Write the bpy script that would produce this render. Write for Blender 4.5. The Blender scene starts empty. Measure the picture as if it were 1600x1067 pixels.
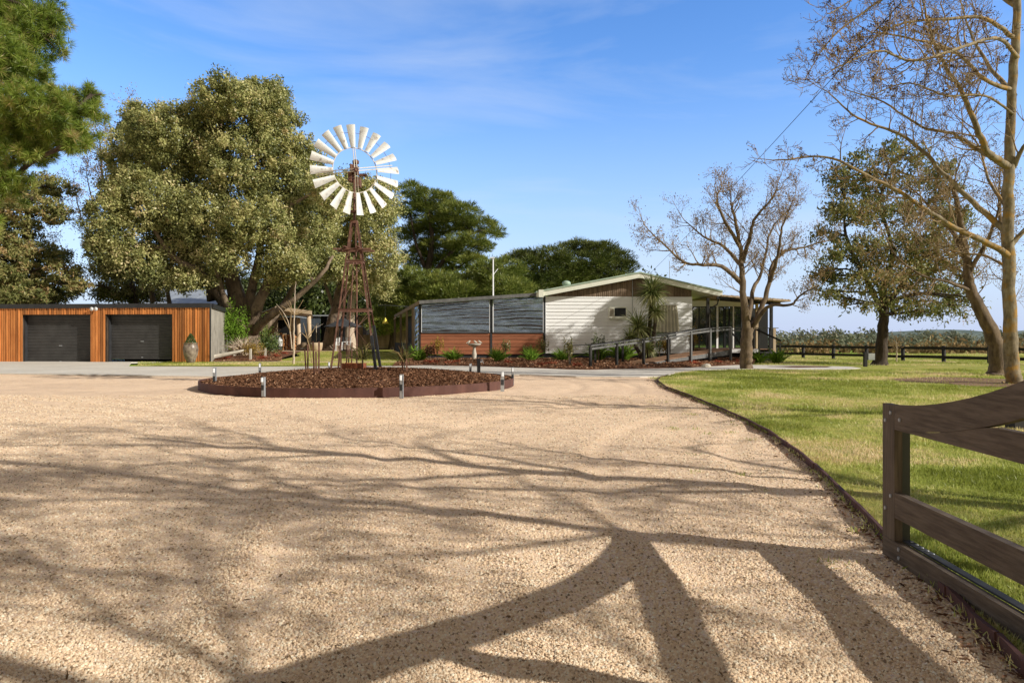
import bpy, math, random
import numpy as np
from mathutils import Vector
R = math.radians
C = bpy.context.scene.collection
H = 1.3; F = 1067.0; HY = 530.0
SUNH = Vector((0.915, -0.40, 0)).normalized(); ELEV = R(28.7)

# ------------------------------------------------------------ placing
def gp(px, py, z=0.0):                 # point at height z seen at a pixel of the photograph
    d = (H - z) * F / (py - HY); return Vector(((px-800)/F*d, d, z))
def at(px, py, d): return Vector(((px-800)/F*d, d, H-(py-HY)/F*d))
def ax(px, d): return (px-800)/F*d

# ------------------------------------------------------------ materials
def new_mat(name):
    m = bpy.data.materials.new(name); m.use_nodes = True
    nt = m.node_tree; nt.nodes.clear()
    out = nt.nodes.new('ShaderNodeOutputMaterial')
    return m, nt, out
def N(nt, t, **kw):
    n = nt.nodes.new(t)
    for k, v in kw.items():
        if k in n.inputs: n.inputs[k].default_value = v
        else: setattr(n, k, v)
    return n
def ramp(nt, fac, stops):
    r = nt.nodes.new('ShaderNodeValToRGB'); cr = r.color_ramp
    while len(cr.elements) < len(stops): cr.elements.new(0.5)
    for e, (p, c) in zip(cr.elements, stops): e.position = p; e.color = (*c, 1)
    nt.links.new(fac, r.inputs[0]); return r.outputs[0]
def mixc(nt, fac, a, b, mode='MIX'):
    m = nt.nodes.new('ShaderNodeMix'); m.data_type = 'RGBA'; m.blend_type = mode
    for i, v in ((0, fac), (6, a), (7, b)):
        if hasattr(v, 'is_output'): nt.links.new(v, m.inputs[i])
        elif i == 0: m.inputs[0].default_value = v
        else: m.inputs[i].default_value = (*v, 1)
    return m.outputs[2]
def coords(nt, scale=(1,1,1)):
    tc = nt.nodes.new('ShaderNodeTexCoord'); mp = nt.nodes.new('ShaderNodeMapping')
    mp.inputs['Scale'].default_value = scale
    g = nt.nodes.new('ShaderNodeNewGeometry')
    nt.links.new(g.outputs['Position'], mp.inputs[0]); return mp.outputs[0]
def noise(nt, vec, scale, detail=4, rough=0.6):
    n = N(nt, 'ShaderNodeTexNoise', Scale=scale, Detail=detail, Roughness=rough)
    nt.links.new(vec, n.inputs['Vector']); return n.outputs['Fac']
def bump(nt, h, strength, dist):
    b = N(nt, 'ShaderNodeBump', Strength=strength, Distance=dist)
    nt.links.new(h, b.inputs['Height']); return b.outputs[0]

def surf(name, c1, c2, scale=3, stretch=(1,1,1), rough=0.7, metal=0, bscale=None, bstr=0.3, bdist=0.01,
         tint=0.0, dirt=None, spec=0.4, lo=0.35, hi=0.65):
    """mottled paint / timber / metal: two noise-mixed colours, per-face tint, fine bump, worn blotches"""
    m, nt, out = new_mat(name)
    v = coords(nt, stretch)
    col = ramp(nt, noise(nt, v, scale, 6, 0.65), [(lo, c1), (hi, c2)])
    if dirt:
        d = ramp(nt, noise(nt, coords(nt), dirt[1], 8, 0.7), [(dirt[2], (0,0,0)), (dirt[2]+0.12, (1,1,1))])
        col = mixc(nt, d, col, dirt[0])
    if tint:
        a = N(nt, 'ShaderNodeAttribute', attribute_name='tint')
        mr = N(nt, 'ShaderNodeMapRange'); mr.inputs[3].default_value = 1-tint; mr.inputs[4].default_value = 1+tint
        nt.links.new(a.outputs['Fac'], mr.inputs[0])
        cb = nt.nodes.new('ShaderNodeCombineColor')
        for i in range(3): nt.links.new(mr.outputs[0], cb.inputs[i])
        col = mixc(nt, 1.0, col, cb.outputs[0], 'MULTIPLY')
    p = N(nt, 'ShaderNodeBsdfPrincipled', Roughness=rough, Metallic=metal)
    p.inputs['Specular IOR Level'].default_value = spec
    nt.links.new(col, p.inputs['Base Color'])
    if bscale: nt.links.new(bump(nt, noise(nt, v, bscale, 5, 0.7), bstr, bdist), p.inputs['Normal'])
    nt.links.new(p.outputs[0], out.inputs[0]); return m

def leafmat(name, stops, trans=0.3, gloss=0.0):
    m, nt, out = new_mat(name)
    a = N(nt, 'ShaderNodeAttribute', attribute_name='tint')
    col = ramp(nt, a.outputs['Fac'], stops)
    d = N(nt, 'ShaderNodeBsdfDiffuse'); t = N(nt, 'ShaderNodeBsdfTranslucent')
    nt.links.new(col, d.inputs[0]); nt.links.new(col, t.inputs[0])
    mx = N(nt, 'ShaderNodeMixShader'); mx.inputs[0].default_value = trans
    nt.links.new(d.outputs[0], mx.inputs[1]); nt.links.new(t.outputs[0], mx.inputs[2])
    last = mx.outputs[0]
    if gloss:
        g = N(nt, 'ShaderNodeBsdfGlossy', Roughness=0.4); m2 = N(nt, 'ShaderNodeMixShader'); m2.inputs[0].default_value = gloss
        nt.links.new(last, m2.inputs[1]); nt.links.new(g.outputs[0], m2.inputs[2]); last = m2.outputs[0]
    nt.links.new(last, out.inputs[0]); return m

def ground(name, layers, bumps, rough=0.95):
    """layers: (scale, stops, mix, mode); bumps: (scale, strength, dist)"""
    m, nt, out = new_mat(name); v = coords(nt); col = None
    for sc, kind, stops, fac, mode in layers:
        if kind == 'noise': f = noise(nt, v, sc, 8, 0.65)
        else:
            vo = N(nt, 'ShaderNodeTexVoronoi', Scale=sc); nt.links.new(v, vo.inputs['Vector'])
            sp = nt.nodes.new('ShaderNodeSeparateColor'); nt.links.new(vo.outputs['Color'], sp.inputs[0]); f = sp.outputs[0]
        c = ramp(nt, f, stops)
        col = c if col is None else mixc(nt, fac, col, c, mode)
    p = N(nt, 'ShaderNodeBsdfPrincipled', Roughness=rough); p.inputs['Specular IOR Level'].default_value = 0.15
    nt.links.new(col, p.inputs['Base Color'])
    h = None
    nrm = None
    for sc, kind, st, di in bumps:
        if kind == 'noise': hh = noise(nt, v, sc, 6, 0.7)
        else:
            vo = N(nt, 'ShaderNodeTexVoronoi', Scale=sc); nt.links.new(v, vo.inputs['Vector']); hh = vo.outputs['Distance']
        b = N(nt, 'ShaderNodeBump', Strength=st, Distance=di); nt.links.new(hh, b.inputs['Height'])
        if nrm is not None: nt.links.new(nrm, b.inputs['Normal'])
        nrm = b.outputs[0]
    if nrm is not None: nt.links.new(nrm, p.inputs['Normal'])
    nt.links.new(p.outputs[0], out.inputs[0]); return m

def glassmat(name, base, rough=0.03, wav=0.0, mix=0.55, gc=(.85,.9,.95)):
    m, nt, out = new_mat(name)
    p = N(nt, 'ShaderNodeBsdfPrincipled', Roughness=0.25); p.inputs['Base Color'].default_value = (*base, 1)
    g = N(nt, 'ShaderNodeBsdfGlossy', Roughness=rough); g.inputs[0].default_value = (*gc,1)
    if wav:
        b = bump(nt, noise(nt, coords(nt, (0.5,0.5,3)), 2.2, 5, 0.6), wav, 0.05); nt.links.new(b, g.inputs['Normal'])
    mx = N(nt, 'ShaderNodeMixShader'); mx.inputs[0].default_value = mix
    nt.links.new(p.outputs[0], mx.inputs[1]); nt.links.new(g.outputs[0], mx.inputs[2])
    nt.links.new(mx.outputs[0], out.inputs[0]); return m

M = {}
M['white_board'] = surf('white_board', (.93,.94,.94), (.97,.98,.98), 1.5, (1,1,6), 0.55, bscale=30, bstr=.1, dirt=((.88,.88,.85), 1.3, .62), tint=.04)
M['cream'] = surf('cream_fascia', (.80,.81,.68), (.86,.87,.76), 2, rough=.5, dirt=((.5,.5,.4), 3, .62))
M['pale_green'] = surf('pale_green_metal', (.36,.47,.37), (.46,.56,.45), 2, rough=.45, metal=.1)
M['brown_slat'] = surf('brown_slat', (.16,.115,.075), (.29,.21,.145), 3, (1,1,.2), .8, tint=.25)
M['awning'] = surf('striped_awning', (.50,.46,.34), (.58,.54,.41), 2, rough=.5, tint=.38)
M['red_board'] = surf('red_timber', (.30,.105,.05), (.42,.16,.08), 2.2, (.5,.5,5), .6, bscale=40, bstr=.15, tint=.16)
M['cedar'] = surf('cedar_batten', (.42,.14,.034), (.63,.245,.07), 2.5, (3,3,.35), .55, bscale=30, bstr=.15, tint=.45)
M['black_metal'] = surf('black_metal', (.022,.023,.026), (.035,.036,.04), 3, rough=.45, dirt=((.06,.055,.05), 4, .66))
M['door_steel'] = surf('charcoal_door', (.05,.048,.047), (.072,.07,.068), 2, rough=.42, spec=.5)
M['grey_post'] = surf('grey_post', (.10,.10,.10), (.17,.17,.165), 4, (1,1,.3), .7, bscale=25, bstr=.2, tint=.1)
M['black_timber'] = surf('black_timber', (.014,.013,.012), (.035,.032,.03), 4, (1,1,.4), .75, bscale=25, bstr=.3, tint=.15)
M['gate_timber'] = surf('gate_timber', (.085,.062,.042), (.17,.128,.088), 6, (9,.5,9), .75, bscale=30, bstr=.6, bdist=.004, tint=.12, spec=.3, dirt=((.055,.04,.03), 9, .66))
M['gate_stile'] = surf('gate_stile', (.085,.062,.042), (.17,.128,.088), 6, (9,9,.5), .75, bscale=30, bstr=.6, bdist=.004, spec=.3, dirt=((.055,.04,.03), 9, .66))
M['galv'] = surf('galvanised', (.32,.34,.36), (.46,.48,.5), 5, rough=.45, metal=.4, dirt=((.25,.2,.16), 6, .66))
M['deck'] = surf('deck_timber', (.22,.12,.065), (.33,.19,.11), 3, (1,1,1), .7, tint=.2)
M['pale_timber'] = surf('pale_timber', (.50,.37,.24), (.66,.52,.37), 3, (1,1,.3), .75, bscale=20, bstr=.2, tint=.1)
M['render'] = surf('old_render', (.27,.25,.21), (.42,.39,.33), .9, rough=.9, bscale=14, bstr=.4, dirt=((.17,.15,.12), 1.5, .58))
M['shed'] = surf('blue_grey_sheet', (.13,.16,.20), (.19,.22,.27), 1, rough=.5, metal=.2, tint=.15)
M['shed_roof'] = surf('zinc_roof', (.38,.42,.46), (.5,.54,.58), 1, rough=.45, metal=.3, tint=.1)
M['tan_sheet'] = surf('tan_sheet', (.34,.26,.17), (.42,.33,.22), 1, rough=.6, tint=.2)
M['rust'] = surf('rust', (.095,.045,.032), (.21,.105,.07), 8, rough=.85, bscale=40, bstr=.3, dirt=((.30,.24,.21), 5, .60))
M['rust_edge'] = surf('rust_edge', (.075,.032,.026), (.125,.055,.042), 2.5, (1,1,.6), .75, bscale=30, bstr=.2, dirt=((.17,.10,.08), 1.2, .62))
M['blade'] = surf('worn_white_blade', (.60,.61,.61), (.76,.76,.75), 4, rough=.5, metal=.15, dirt=((.27,.21,.17), 6.5, .55))
M['blade_arm'] = surf('cream_arm', (.62,.57,.48), (.75,.70,.62), 6, rough=.6, dirt=((.35,.18,.1), 8, .58))
M['copper'] = surf('rusty_planks', (.36,.11,.05), (.50,.18,.09), 4, (1,1,.5), .7, tint=.25)
M['concrete'] = ground('concrete', [(.35,'noise',[(.3,(.60,.56,.50)),(.7,(.78,.74,.67))],1,'MIX'), (6,'noise',[(.35,(.8,.8,.8)),(.65,(1.05,1.05,1.05))],.6,'MULTIPLY')], [(60,'noise',.2,.004)], .85)
M['gravel'] = ground('gravel', [(140,'v',[(0,(.68,.47,.32)),(.35,(.90,.665,.47)),(.7,(.97,.755,.56)),(1,(.98,.85,.69))],1,'MIX'),
                               (.45,'noise',[(.35,(.90,.87,.84)),(.62,(1.06,1.04,1.0))],1,'MULTIPLY'), (2.4,'noise',[(.36,(.90,.885,.87)),(.60,(1.05,1.05,1.05))],.8,'MULTIPLY')],
                     [(140,'v',.5,.008),(1.3,'noise',.25,.10),(9,'noise',.35,.03)])
M['mulch'] = ground('mulch', [(45,'v',[(0,(.10,.045,.025)),(.5,(.20,.09,.05)),(1,(.34,.19,.12))],1,'MIX'), (1.5,'noise',[(.35,(.7,.7,.7)),(.65,(1.1,1.1,1.1))],1,'MULTIPLY')], [(40,'v',1.0,.03),(6,'noise',.5,.05)])
G0 = [(0.28,(.22,.26,.05)),(.45,(.35,.38,.09)),(.6,(.50,.46,.16)),(.78,(.62,.48,.27))]
M['lawn'] = ground('lawn', [(.55,'noise',G0,1,'MIX'), (5,'noise',[(.3,(.75,.8,.7)),(.7,(1.3,1.2,1.1))],1,'MULTIPLY'), (50,'noise',[(.3,(.55,.6,.5)),(.7,(1.3,1.3,1.1))],.8,'MULTIPLY')], [(70,'noise',.8,.03),(9,'noise',.4,.05)])
M['paddock'] = ground('paddock', [(.05,'noise',[(.3,(.22,.36,.04)),(.6,(.32,.45,.06)),(.8,(.34,.34,.1))],1,'MIX'), (2.5,'noise',[(.3,(.75,.8,.7)),(.7,(1.2,1.2,1.1))],1,'MULTIPLY')], [(20,'noise',.8,.08)])
M['soil'] = ground('soil', [(1.2,'noise',[(.3,(.17,.11,.07)),(.7,(.34,.24,.16))],1,'MIX'), (30,'noise',[(.3,(.7,.7,.7)),(.7,(1.3,1.2,1.1))],1,'MULTIPLY')], [(30,'noise',.6,.03)])
M['paver'] = ground('pavers', [(1.5,'noise',[(.3,(.52,.38,.26)),(.7,(.66,.52,.38))],1,'MIX')], [(30,'noise',.2,.01)])
M['hill'] = ground('hill', [(.012,'noise',[(.35,(.09,.13,.13)),(.6,(.17,.21,.19))],1,'MIX')], [])
M['bark_dark'] = surf('bark_dark', (.028,.02,.014), (.085,.06,.042), 5, (1,1,.25), .9, bscale=9, bstr=.9, bdist=.05)
M['bark_gum'] = surf('bark_gum', (.10,.07,.048), (.29,.215,.15), 2.2, (1,1,.35), .85, bscale=6, bstr=.8, bdist=.06, dirt=((.045,.032,.024), 1.6, .54))
M['bark_plane'] = surf('bark_plane', (.13,.10,.06), (.36,.30,.20), 7, (1,1,.5), .85, bscale=14, bstr=.6, bdist=.02, dirt=((.38,.22,.05), 2.2, .50))
M['bark_mid'] = surf('bark_mid', (.08,.055,.036), (.22,.16,.10), 5, (1,1,.4), .88, bscale=12, bstr=.7, bdist=.03, dirt=((.26,.16,.05), 1.5, .58))
M['bark_pale'] = surf('bark_pale', (.42,.33,.24), (.58,.48,.38), 8, rough=.8)
M['twig'] = surf('twig', (.17,.115,.06), (.42,.30,.165), 3, rough=.9)
M['leaf_gum'] = leafmat('leaf_gum', [(0,(.10,.12,.04)),(.35,(.31,.325,.115)),(.7,(.56,.535,.22)),(1,(.70,.57,.32))], .32, .03)
M['leaf_pine'] = leafmat('leaf_pine', [(0,(.03,.05,.012)),(.5,(.15,.20,.04)),(1,(.33,.35,.085))], .2, .03)
M['leaf_near'] = leafmat('leaf_near', [(0,(.05,.09,.012)),(.5,(.20,.29,.04)),(.85,(.38,.44,.09)),(1,(.45,.36,.15))], .35, .03)
M['leaf_dark'] = leafmat('leaf_dark', [(0,(.015,.024,.008)),(.5,(.07,.095,.025)),(1,(.20,.22,.06))], .15, .03)
M['leaf_olive'] = leafmat('leaf_olive', [(0,(.055,.07,.02)),(.5,(.20,.20,.06)),(.8,(.31,.27,.10)),(1,(.42,.29,.14))], .35, .03)
M['leaf_wattle'] = leafmat('leaf_wattle', [(0,(.08,.105,.03)),(.5,(.23,.245,.08)),(.8,(.37,.34,.13)),(1,(.46,.31,.15))], .38, .02)
M['leaf_brown'] = leafmat('leaf_brown', [(0,(.09,.055,.03)),(.5,(.30,.20,.10)),(1,(.60,.45,.24))], .3)
M['bud_dark'] = leafmat('bud_dark', [(0,(.03,.016,.008)),(1,(.12,.065,.035))], .1)
M['leaf_shrub'] = leafmat('leaf_shrub', [(0,(.03,.06,.015)),(.5,(.10,.16,.04)),(1,(.24,.28,.09))], .3, .05)
M['leaf_yellow'] = leafmat('leaf_yellow', [(0,(.13,.11,.03)),(.5,(.36,.24,.05)),(1,(.62,.42,.12))], .3)
M['leaf_red'] = leafmat('leaf_red', [(0,(.20,.04,.03)),(.5,(.40,.09,.05)),(1,(.55,.22,.12))], .3)
M['leaf_bright'] = leafmat('leaf_bright', [(0,(.09,.19,.02)),(1,(.30,.46,.07))], .35)
M['leaf_yucca'] = leafmat('leaf_yucca', [(0,(.06,.09,.02)),(.5,(.20,.25,.07)),(1,(.48,.47,.22))], .25, .06)
M['grass'] = leafmat('grass', [(0,(.26,.30,.05)),(.4,(.46,.52,.12)),(.7,(.72,.68,.26)),(1,(.88,.70,.42))], .45, .02)
M['chips'] = leafmat('chips', [(0,(.06,.032,.02)),(.5,(.23,.115,.065)),(.85,(.42,.24,.145)),(1,(.66,.50,.35))], 0)
M['stones'] = leafmat('stones', [(0,(.30,.21,.135)),(.18,(.68,.48,.31)),(.55,(.96,.745,.515)),(1,(1,.92,.74))], 0)
M['far_wood'] = leafmat('far_wood', [(0,(.17,.19,.15)),(.5,(.25,.27,.19)),(.8,(.33,.31,.23)),(1,(.39,.33,.26))], .2)  # distance haze put into these leaf colours: paler, greyer, lower contrast
M['glass'] = glassmat('window_glass', (.012,.016,.02), mix=.38)
M['blind'] = glassmat('clear_blind', (.010,.014,.022), .17, .6, .52, (.62,.78,1.0))
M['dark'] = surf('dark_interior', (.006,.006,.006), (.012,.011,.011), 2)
M['pot'] = surf('glazed_pot', (.17,.13,.10), (.34,.28,.22), 5, rough=.35, dirt=((.10,.07,.06), 4, .5))
M['stone_white'] = surf('cast_stone', (.46,.42,.35), (.62,.58,.50), 6, rough=.9, bscale=20, bstr=.3)
M['white'] = surf('white_plastic', (.72,.72,.72), (.8,.8,.8), 3, rough=.4)
M['red_wood'] = surf('stacked_timber', (.42,.18,.06), (.62,.33,.14), 5, rough=.8, tint=.2)
M['yellow'] = surf('yellow_fabric', (.70,.55,.06), (.82,.68,.12), 5, rough=.7)
M['umbrella'] = surf('charcoal_canvas', (.035,.037,.043), (.055,.058,.065), 3, rough=.9)
M['block'] = surf('dark_skirting', (.025,.027,.03), (.05,.053,.058), 2, rough=.8)

# ------------------------------------------------------------ mesh builder
class MB:
    def __init__(s): s.v = []; s.f = []; s.t = []; s.smooth = []
    def add(s, vs, fs, tint=None, smooth=False):
        b = len(s.v); s.v += [tuple(v) for v in vs]
        t = random.random() if tint is None else tint
        for f in fs: s.f.append([b+i for i in f]); s.t.append(t); s.smooth.append(smooth)
    def hexa(s, v8, **k):
        s.add(v8, [(0,3,2,1),(4,5,6,7),(0,1,5,4),(1,2,6,5),(2,3,7,6),(3,0,4,7)], **k)
    def box(s, x0, x1, y0, y1, z0, z1, **k):
        s.hexa([(x0,y0,z0),(x1,y0,z0),(x1,y1,z0),(x0,y1,z0),(x0,y0,z1),(x1,y0,z1),(x1,y1,z1),(x0,y1,z1)], **k)
    def bar(s, a, b, w, h, up=(0,0,1), **k):
        a = Vector(a); b = Vector(b); d = (b-a).normalized(); u = Vector(up)
        if abs(d.dot(u)) > .98: u = Vector((0,1,0))
        sx = d.cross(u).normalized(); sz = sx.cross(d).normalized()
        o = [(-w/2,-h/2),(w/2,-h/2),(w/2,h/2),(-w/2,h/2)]
        s.hexa([a+sx*p+sz*q for p,q in o]+[b+sx*p+sz*q for p,q in o], **k)
    def tube(s, pts, rad, n=8, cap=True, **k):
        pts = [Vector(p) for p in pts]
        if not hasattr(rad, '__len__'): rad = [rad]*len(pts)
        vs = []; ref = None
        for i, p in enumerate(pts):
            d = (pts[min(i+1,len(pts)-1)]-pts[max(i-1,0)])
            d = d.normalized() if d.length > 1e-9 else Vector((0,0,1))
            if ref is None: ref = Vector((1,0,0)) if abs(d.x) < .8 else Vector((0,1,0))
            a = d.cross(ref).normalized(); b = d.cross(a); ref = -b if False else ref
            for j in range(n):
                t = 2*math.pi*j/n; vs.append(p+(a*math.cos(t)+b*math.sin(t))*rad[i])
        fs = [(i*n+j, i*n+(j+1)%n, (i+1)*n+(j+1)%n, (i+1)*n+j) for i in range(len(pts)-1) for j in range(n)]
        if cap: fs += [tuple(range(n)), tuple(range((len(pts)-1)*n, len(pts)*n))]
        k.setdefault('smooth', True); s.add(vs, fs, **k)
    def lathe(s, prof, c, n=20, **k):
        c = Vector(c); vs = []
        for r, z in prof:
            for j in range(n):
                t = 2*math.pi*j/n; vs.append(c+Vector((r*math.cos(t), r*math.sin(t), z)))
        fs = [(i*n+j, i*n+(j+1)%n, (i+1)*n+(j+1)%n, (i+1)*n+j) for i in range(len(prof)-1) for j in range(n)]
        fs += [tuple(range(n))[::-1], tuple(range((len(prof)-1)*n, len(prof)*n))]
        k.setdefault('smooth', True); s.add(vs, fs, **k)
    def prism(s, poly, d, **k):              # polygon extruded along vector d
        n = len(poly); d = Vector(d); p = [Vector(q) for q in poly]
        s.add(p+[q+d for q in p], [tuple(range(n))[::-1], tuple(range(n,2*n))]+[(i,(i+1)%n,n+(i+1)%n,n+i) for i in range(n)], **k)
    def build(s, name, mat, parent=None, label=None, loc=None):
        me = bpy.data.meshes.new(name); me.from_pydata(s.v, [], s.f)
        a = me.attributes.new('tint', 'FLOAT', 'FACE'); a.data.foreach_set('value', s.t)
        me.polygons.foreach_set('use_smooth', s.smooth)
        me.materials.append(M[mat] if isinstance(mat, str) else mat); me.update()
        o = bpy.data.objects.new(name, me); C.objects.link(o)
        if parent: o.parent = parent
        if loc is not None: o.location = loc
        if label: o['label'] = label
        return o

def tag(o, label=None, cat=None, group=None, kind=None):
    if label: o['label'] = label
    if cat: o['category'] = cat
    if group: o['group'] = group
    if kind: o['kind'] = kind
    return o
def thing(name, label, cat, loc=(0,0,0), group=None, rz=0):
    o = bpy.data.objects.new(name, None); C.objects.link(o); o.location = loc; o.rotation_euler = (0,0,rz)
    o.empty_display_size = .2
    return tag(o, label, cat, group)
def copy_thing(root, loc, label=None, rz=0, scale=1):
    def cp(o, par):
        c = o.copy(); C.objects.link(c)
        if par: c.parent = par
        for ch in [q for q in bpy.data.objects if q.parent == o]: cp(ch, c)
        return c
    c = cp(root, None); c.location = loc; c.rotation_euler = (0,0,rz); c.scale = (scale,)*3
    if label: c['label'] = label
    return c

def np_mesh(name, verts, fsz, nf, tint, mat, parent=None, faces=None, smooth=False):
    """bulk mesh of equal-size polygons"""
    me = bpy.data.meshes.new(name); nv = len(verts)
    me.vertices.add(nv); me.vertices.foreach_set('co', np.asarray(verts, np.float32).ravel())
    idx = np.arange(nf*fsz, dtype=np.int32) if faces is None else np.asarray(faces, np.int32).ravel()
    me.loops.add(nf*fsz); me.loops.foreach_set('vertex_index', idx)
    me.polygons.add(nf); me.polygons.foreach_set('loop_start', np.arange(0, nf*fsz, fsz, dtype=np.int32))
    me.update(calc_edges=True)
    a = me.attributes.new('tint', 'FLOAT', 'FACE'); a.data.foreach_set('value', np.asarray(tint, np.float32))
    if smooth: me.polygons.foreach_set('use_smooth', np.ones(nf, bool))
    me.materials.append(M[mat]); me.validate()
    o = bpy.data.objects.new(name, me); C.objects.link(o)
    if parent: o.parent = parent
    return o
def unit(a): return a/np.maximum(np.linalg.norm(a, axis=1, keepdims=True), 1e-9)
def leaves(name, cen, axis, nrm, ln, wd, tint, mat, parent=None):
    """diamond leaves: centre, long axis, normal, half length, half width"""
    axis = unit(axis); b = unit(np.cross(axis, nrm))
    ln = np.reshape(ln, (-1,1))*np.ones((len(cen),1)); wd = np.reshape(wd, (-1,1))*np.ones((len(cen),1))
    v = np.stack([cen-axis*ln, cen+b*wd-axis*ln*.1, cen+axis*ln, cen-b*wd-axis*ln*.1], 1).reshape(-1,3)
    return np_mesh(name, v, 4, len(cen), np.clip(tint,0,1), mat, parent)
def needles(name, base, d, ln, wd, tint, mat, parent=None, rng=None):
    d = unit(d); b = unit(np.cross(d, rng.normal(size=d.shape)))
    ln = np.reshape(ln, (-1,1)); wd = np.reshape(wd, (-1,1))*np.ones_like(ln)
    v = np.stack([base-b*wd, base+b*wd, base+d*ln], 1).reshape(-1,3)
    return np_mesh(name, v, 3, len(base), np.clip(tint,0,1), mat, parent)

# ------------------------------------------------------------ trees
class Wood:
    """branches of one tree, gathered into one tube mesh"""
    def __init__(s, seed): s.r = random.Random(seed); s.b = []; s.tips = []
    def limb(s, pts, r0, r1, sub=4):
        """smooth limb through given points (Catmull-Rom) with slight wobble; returns finer polyline"""
        P = [Vector(p) for p in pts]; Q = [P[0]*2-P[1]]+P+[P[-1]*2-P[-2]]; out = []
        for i in range(1, len(Q)-2):
            for k in range(sub):
                t = k/sub; a,b,c,d = Q[i-1],Q[i],Q[i+1],Q[i+2]
                out.append(.5*((2*b)+(c-a)*t+(2*a-5*b+4*c-d)*t*t+(3*b-a-3*c+d)*t**3))
        out.append(P[-1]); n = len(out)
        for i in range(1, n-1):
            w = min(r0*.25,.03); out[i] += Vector((s.r.uniform(-w,w), s.r.uniform(-w,w), s.r.uniform(-w,w)*.5))
        rad = [(r0+(r1-r0)*(i/(n-1))**.8)*(1+(.55*max(0,1-i/2.5)**1.5 if r0 > .15 and P[0].z < .6 else 0)) for i in range(n)]
        s.b.append((out, rad)); return out, rad
    def grow(s, p, d, length, r, lv, maxlv, kids=4, spread=50, up=.15, wander=.25, ratio=.62, seg=None):
        n = seg or max(3, 6-lv); pts = [p.copy()]; rad = [r]; step = length/n; d = d.normalized()
        for i in range(n):
            d = (d+Vector([s.r.gauss(0, wander) for _ in range(3)])*.6+Vector((0,0,up))).normalized()
            p = p+d*step; pts.append(p.copy()); rad.append(max(r*(1-.75*(i+1)/n), .002))
        s.b.append((pts, rad))
        if lv >= maxlv:
            s.tips.append((pts[-1], d, lv)); s.tips.append((pts[len(pts)//2], d, lv)); return
        for k in range(kids):
            t = .25+.75*(k+s.r.random()*.8)/kids; i = min(int(t*n), n-1)
            q = pts[i].lerp(pts[i+1], t*n-i if t*n-i < 1 else 1)
            dd = (pts[i+1]-pts[i]).normalized(); ax_ = Vector([s.r.gauss(0,1) for _ in range(3)]).cross(dd)
            if ax_.length < 1e-3: continue
            from mathutils import Quaternion
            nd = Quaternion(ax_.normalized(), R(spread*s.r.uniform(.6,1.3))) @ dd
            s.grow(q, nd, length*ratio*s.r.uniform(.7,1.25)*(1.15-.4*t), max(r*(1-.75*t)*.62, .003), lv+1, maxlv, kids, spread, up, wander, ratio)
    def sprout(s, pts, rad, every, length, r, maxlv, start=.25, lv=1, **k):
        """side branches along a limb"""
        L = sum((pts[i+1]-pts[i]).length for i in range(len(pts)-1)); n = max(1, int(L/every))
        for j in range(n):
            t = start+(1-start)*(j+s.r.random())/n; x = t*(len(pts)-1); i = min(int(x), len(pts)-2)
            q = pts[i].lerp(pts[i+1], x-i); dd = (pts[i+1]-pts[i]).normalized()
            rr = rad[i]; side = Vector([s.r.gauss(0,1) for _ in range(3)]).cross(dd).normalized()
            nd = (dd*.55+side).normalized()
            s.grow(q, nd, length*s.r.uniform(.6,1.3)*(1.2-.5*t), min(r, rr*.6), lv, maxlv, **k)
        s.grow(pts[-1], (pts[-1]-pts[-2]).normalized(), length, min(rad[-1], r*1.4), lv, maxlv, **k)
    def build(s, name, mat, parent, nmax=9, rmin=0.0, pred=None):
        V = []; Fc = []; base = 0
        for pts, rad in s.b:
            if pred and not pred(rad[0]): continue
            n = 14 if rad[0] > .18 else (7 if rad[0] > .05 else (4 if rad[0] > .012 else 3)); n = min(n, nmax if rad[0] <= .18 else 14)
            P = np.array([tuple(p) for p in pts]); m = len(P)
            d = np.gradient(P, axis=0); d = unit(d)
            ref = np.array([1.,0,0]) if abs(d[0][0]) < .8 else np.array([0,1.,0])
            a = unit(np.cross(d, ref)); b = np.cross(d, a)
            th = np.arange(n)*2*np.pi/n
            ring = a[:,None,:]*np.cos(th)[None,:,None]+b[:,None,:]*np.sin(th)[None,:,None]
            rr = np.maximum(np.array(rad), rmin)
            lump = np.ones((m, n))
            if rad[0] > .15: lump = 1+.06*np.sin(th*3+s.r.random()*6)[None,:]+np.random.RandomState(len(V)).uniform(-.045,.045,(m,n))
            V.append((P[:,None,:]+ring*(rr[:,None]*lump)[:,:,None]).reshape(-1,3))
            i = np.arange(m-1)[:,None]*n; j = np.arange(n)[None,:]; j2 = (j+1)%n
            Fc.append((np.stack([i+j, i+j2, i+n+j2, i+n+j], 2).reshape(-1,4))+base); base += m*n
        V = np.concatenate(V); Fc = np.concatenate(Fc)
        return np_mesh(name, V, 4, len(Fc), np.random.RandomState(1).rand(len(Fc)), mat, parent, Fc, True)

def bud_cloud(name, tips, mat, parent, per, spread, size, seed, tlo=0, thi=1, frac=1.0):
    rng = np.random.RandomState(seed); P = np.array([tuple(t[0]) for t in tips]); P = P[rng.rand(len(P)) < frac]
    P = np.repeat(P, per, 0); P = P+rng.normal(size=P.shape)*spread
    n = len(P)
    return leaves(name, P, rng.normal(size=(n,3)), rng.normal(size=(n,3)), size*rng.uniform(.6,1.4,n), size*.5*rng.uniform(.6,1.4,n), rng.uniform(tlo,thi,n), mat, parent)

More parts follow.
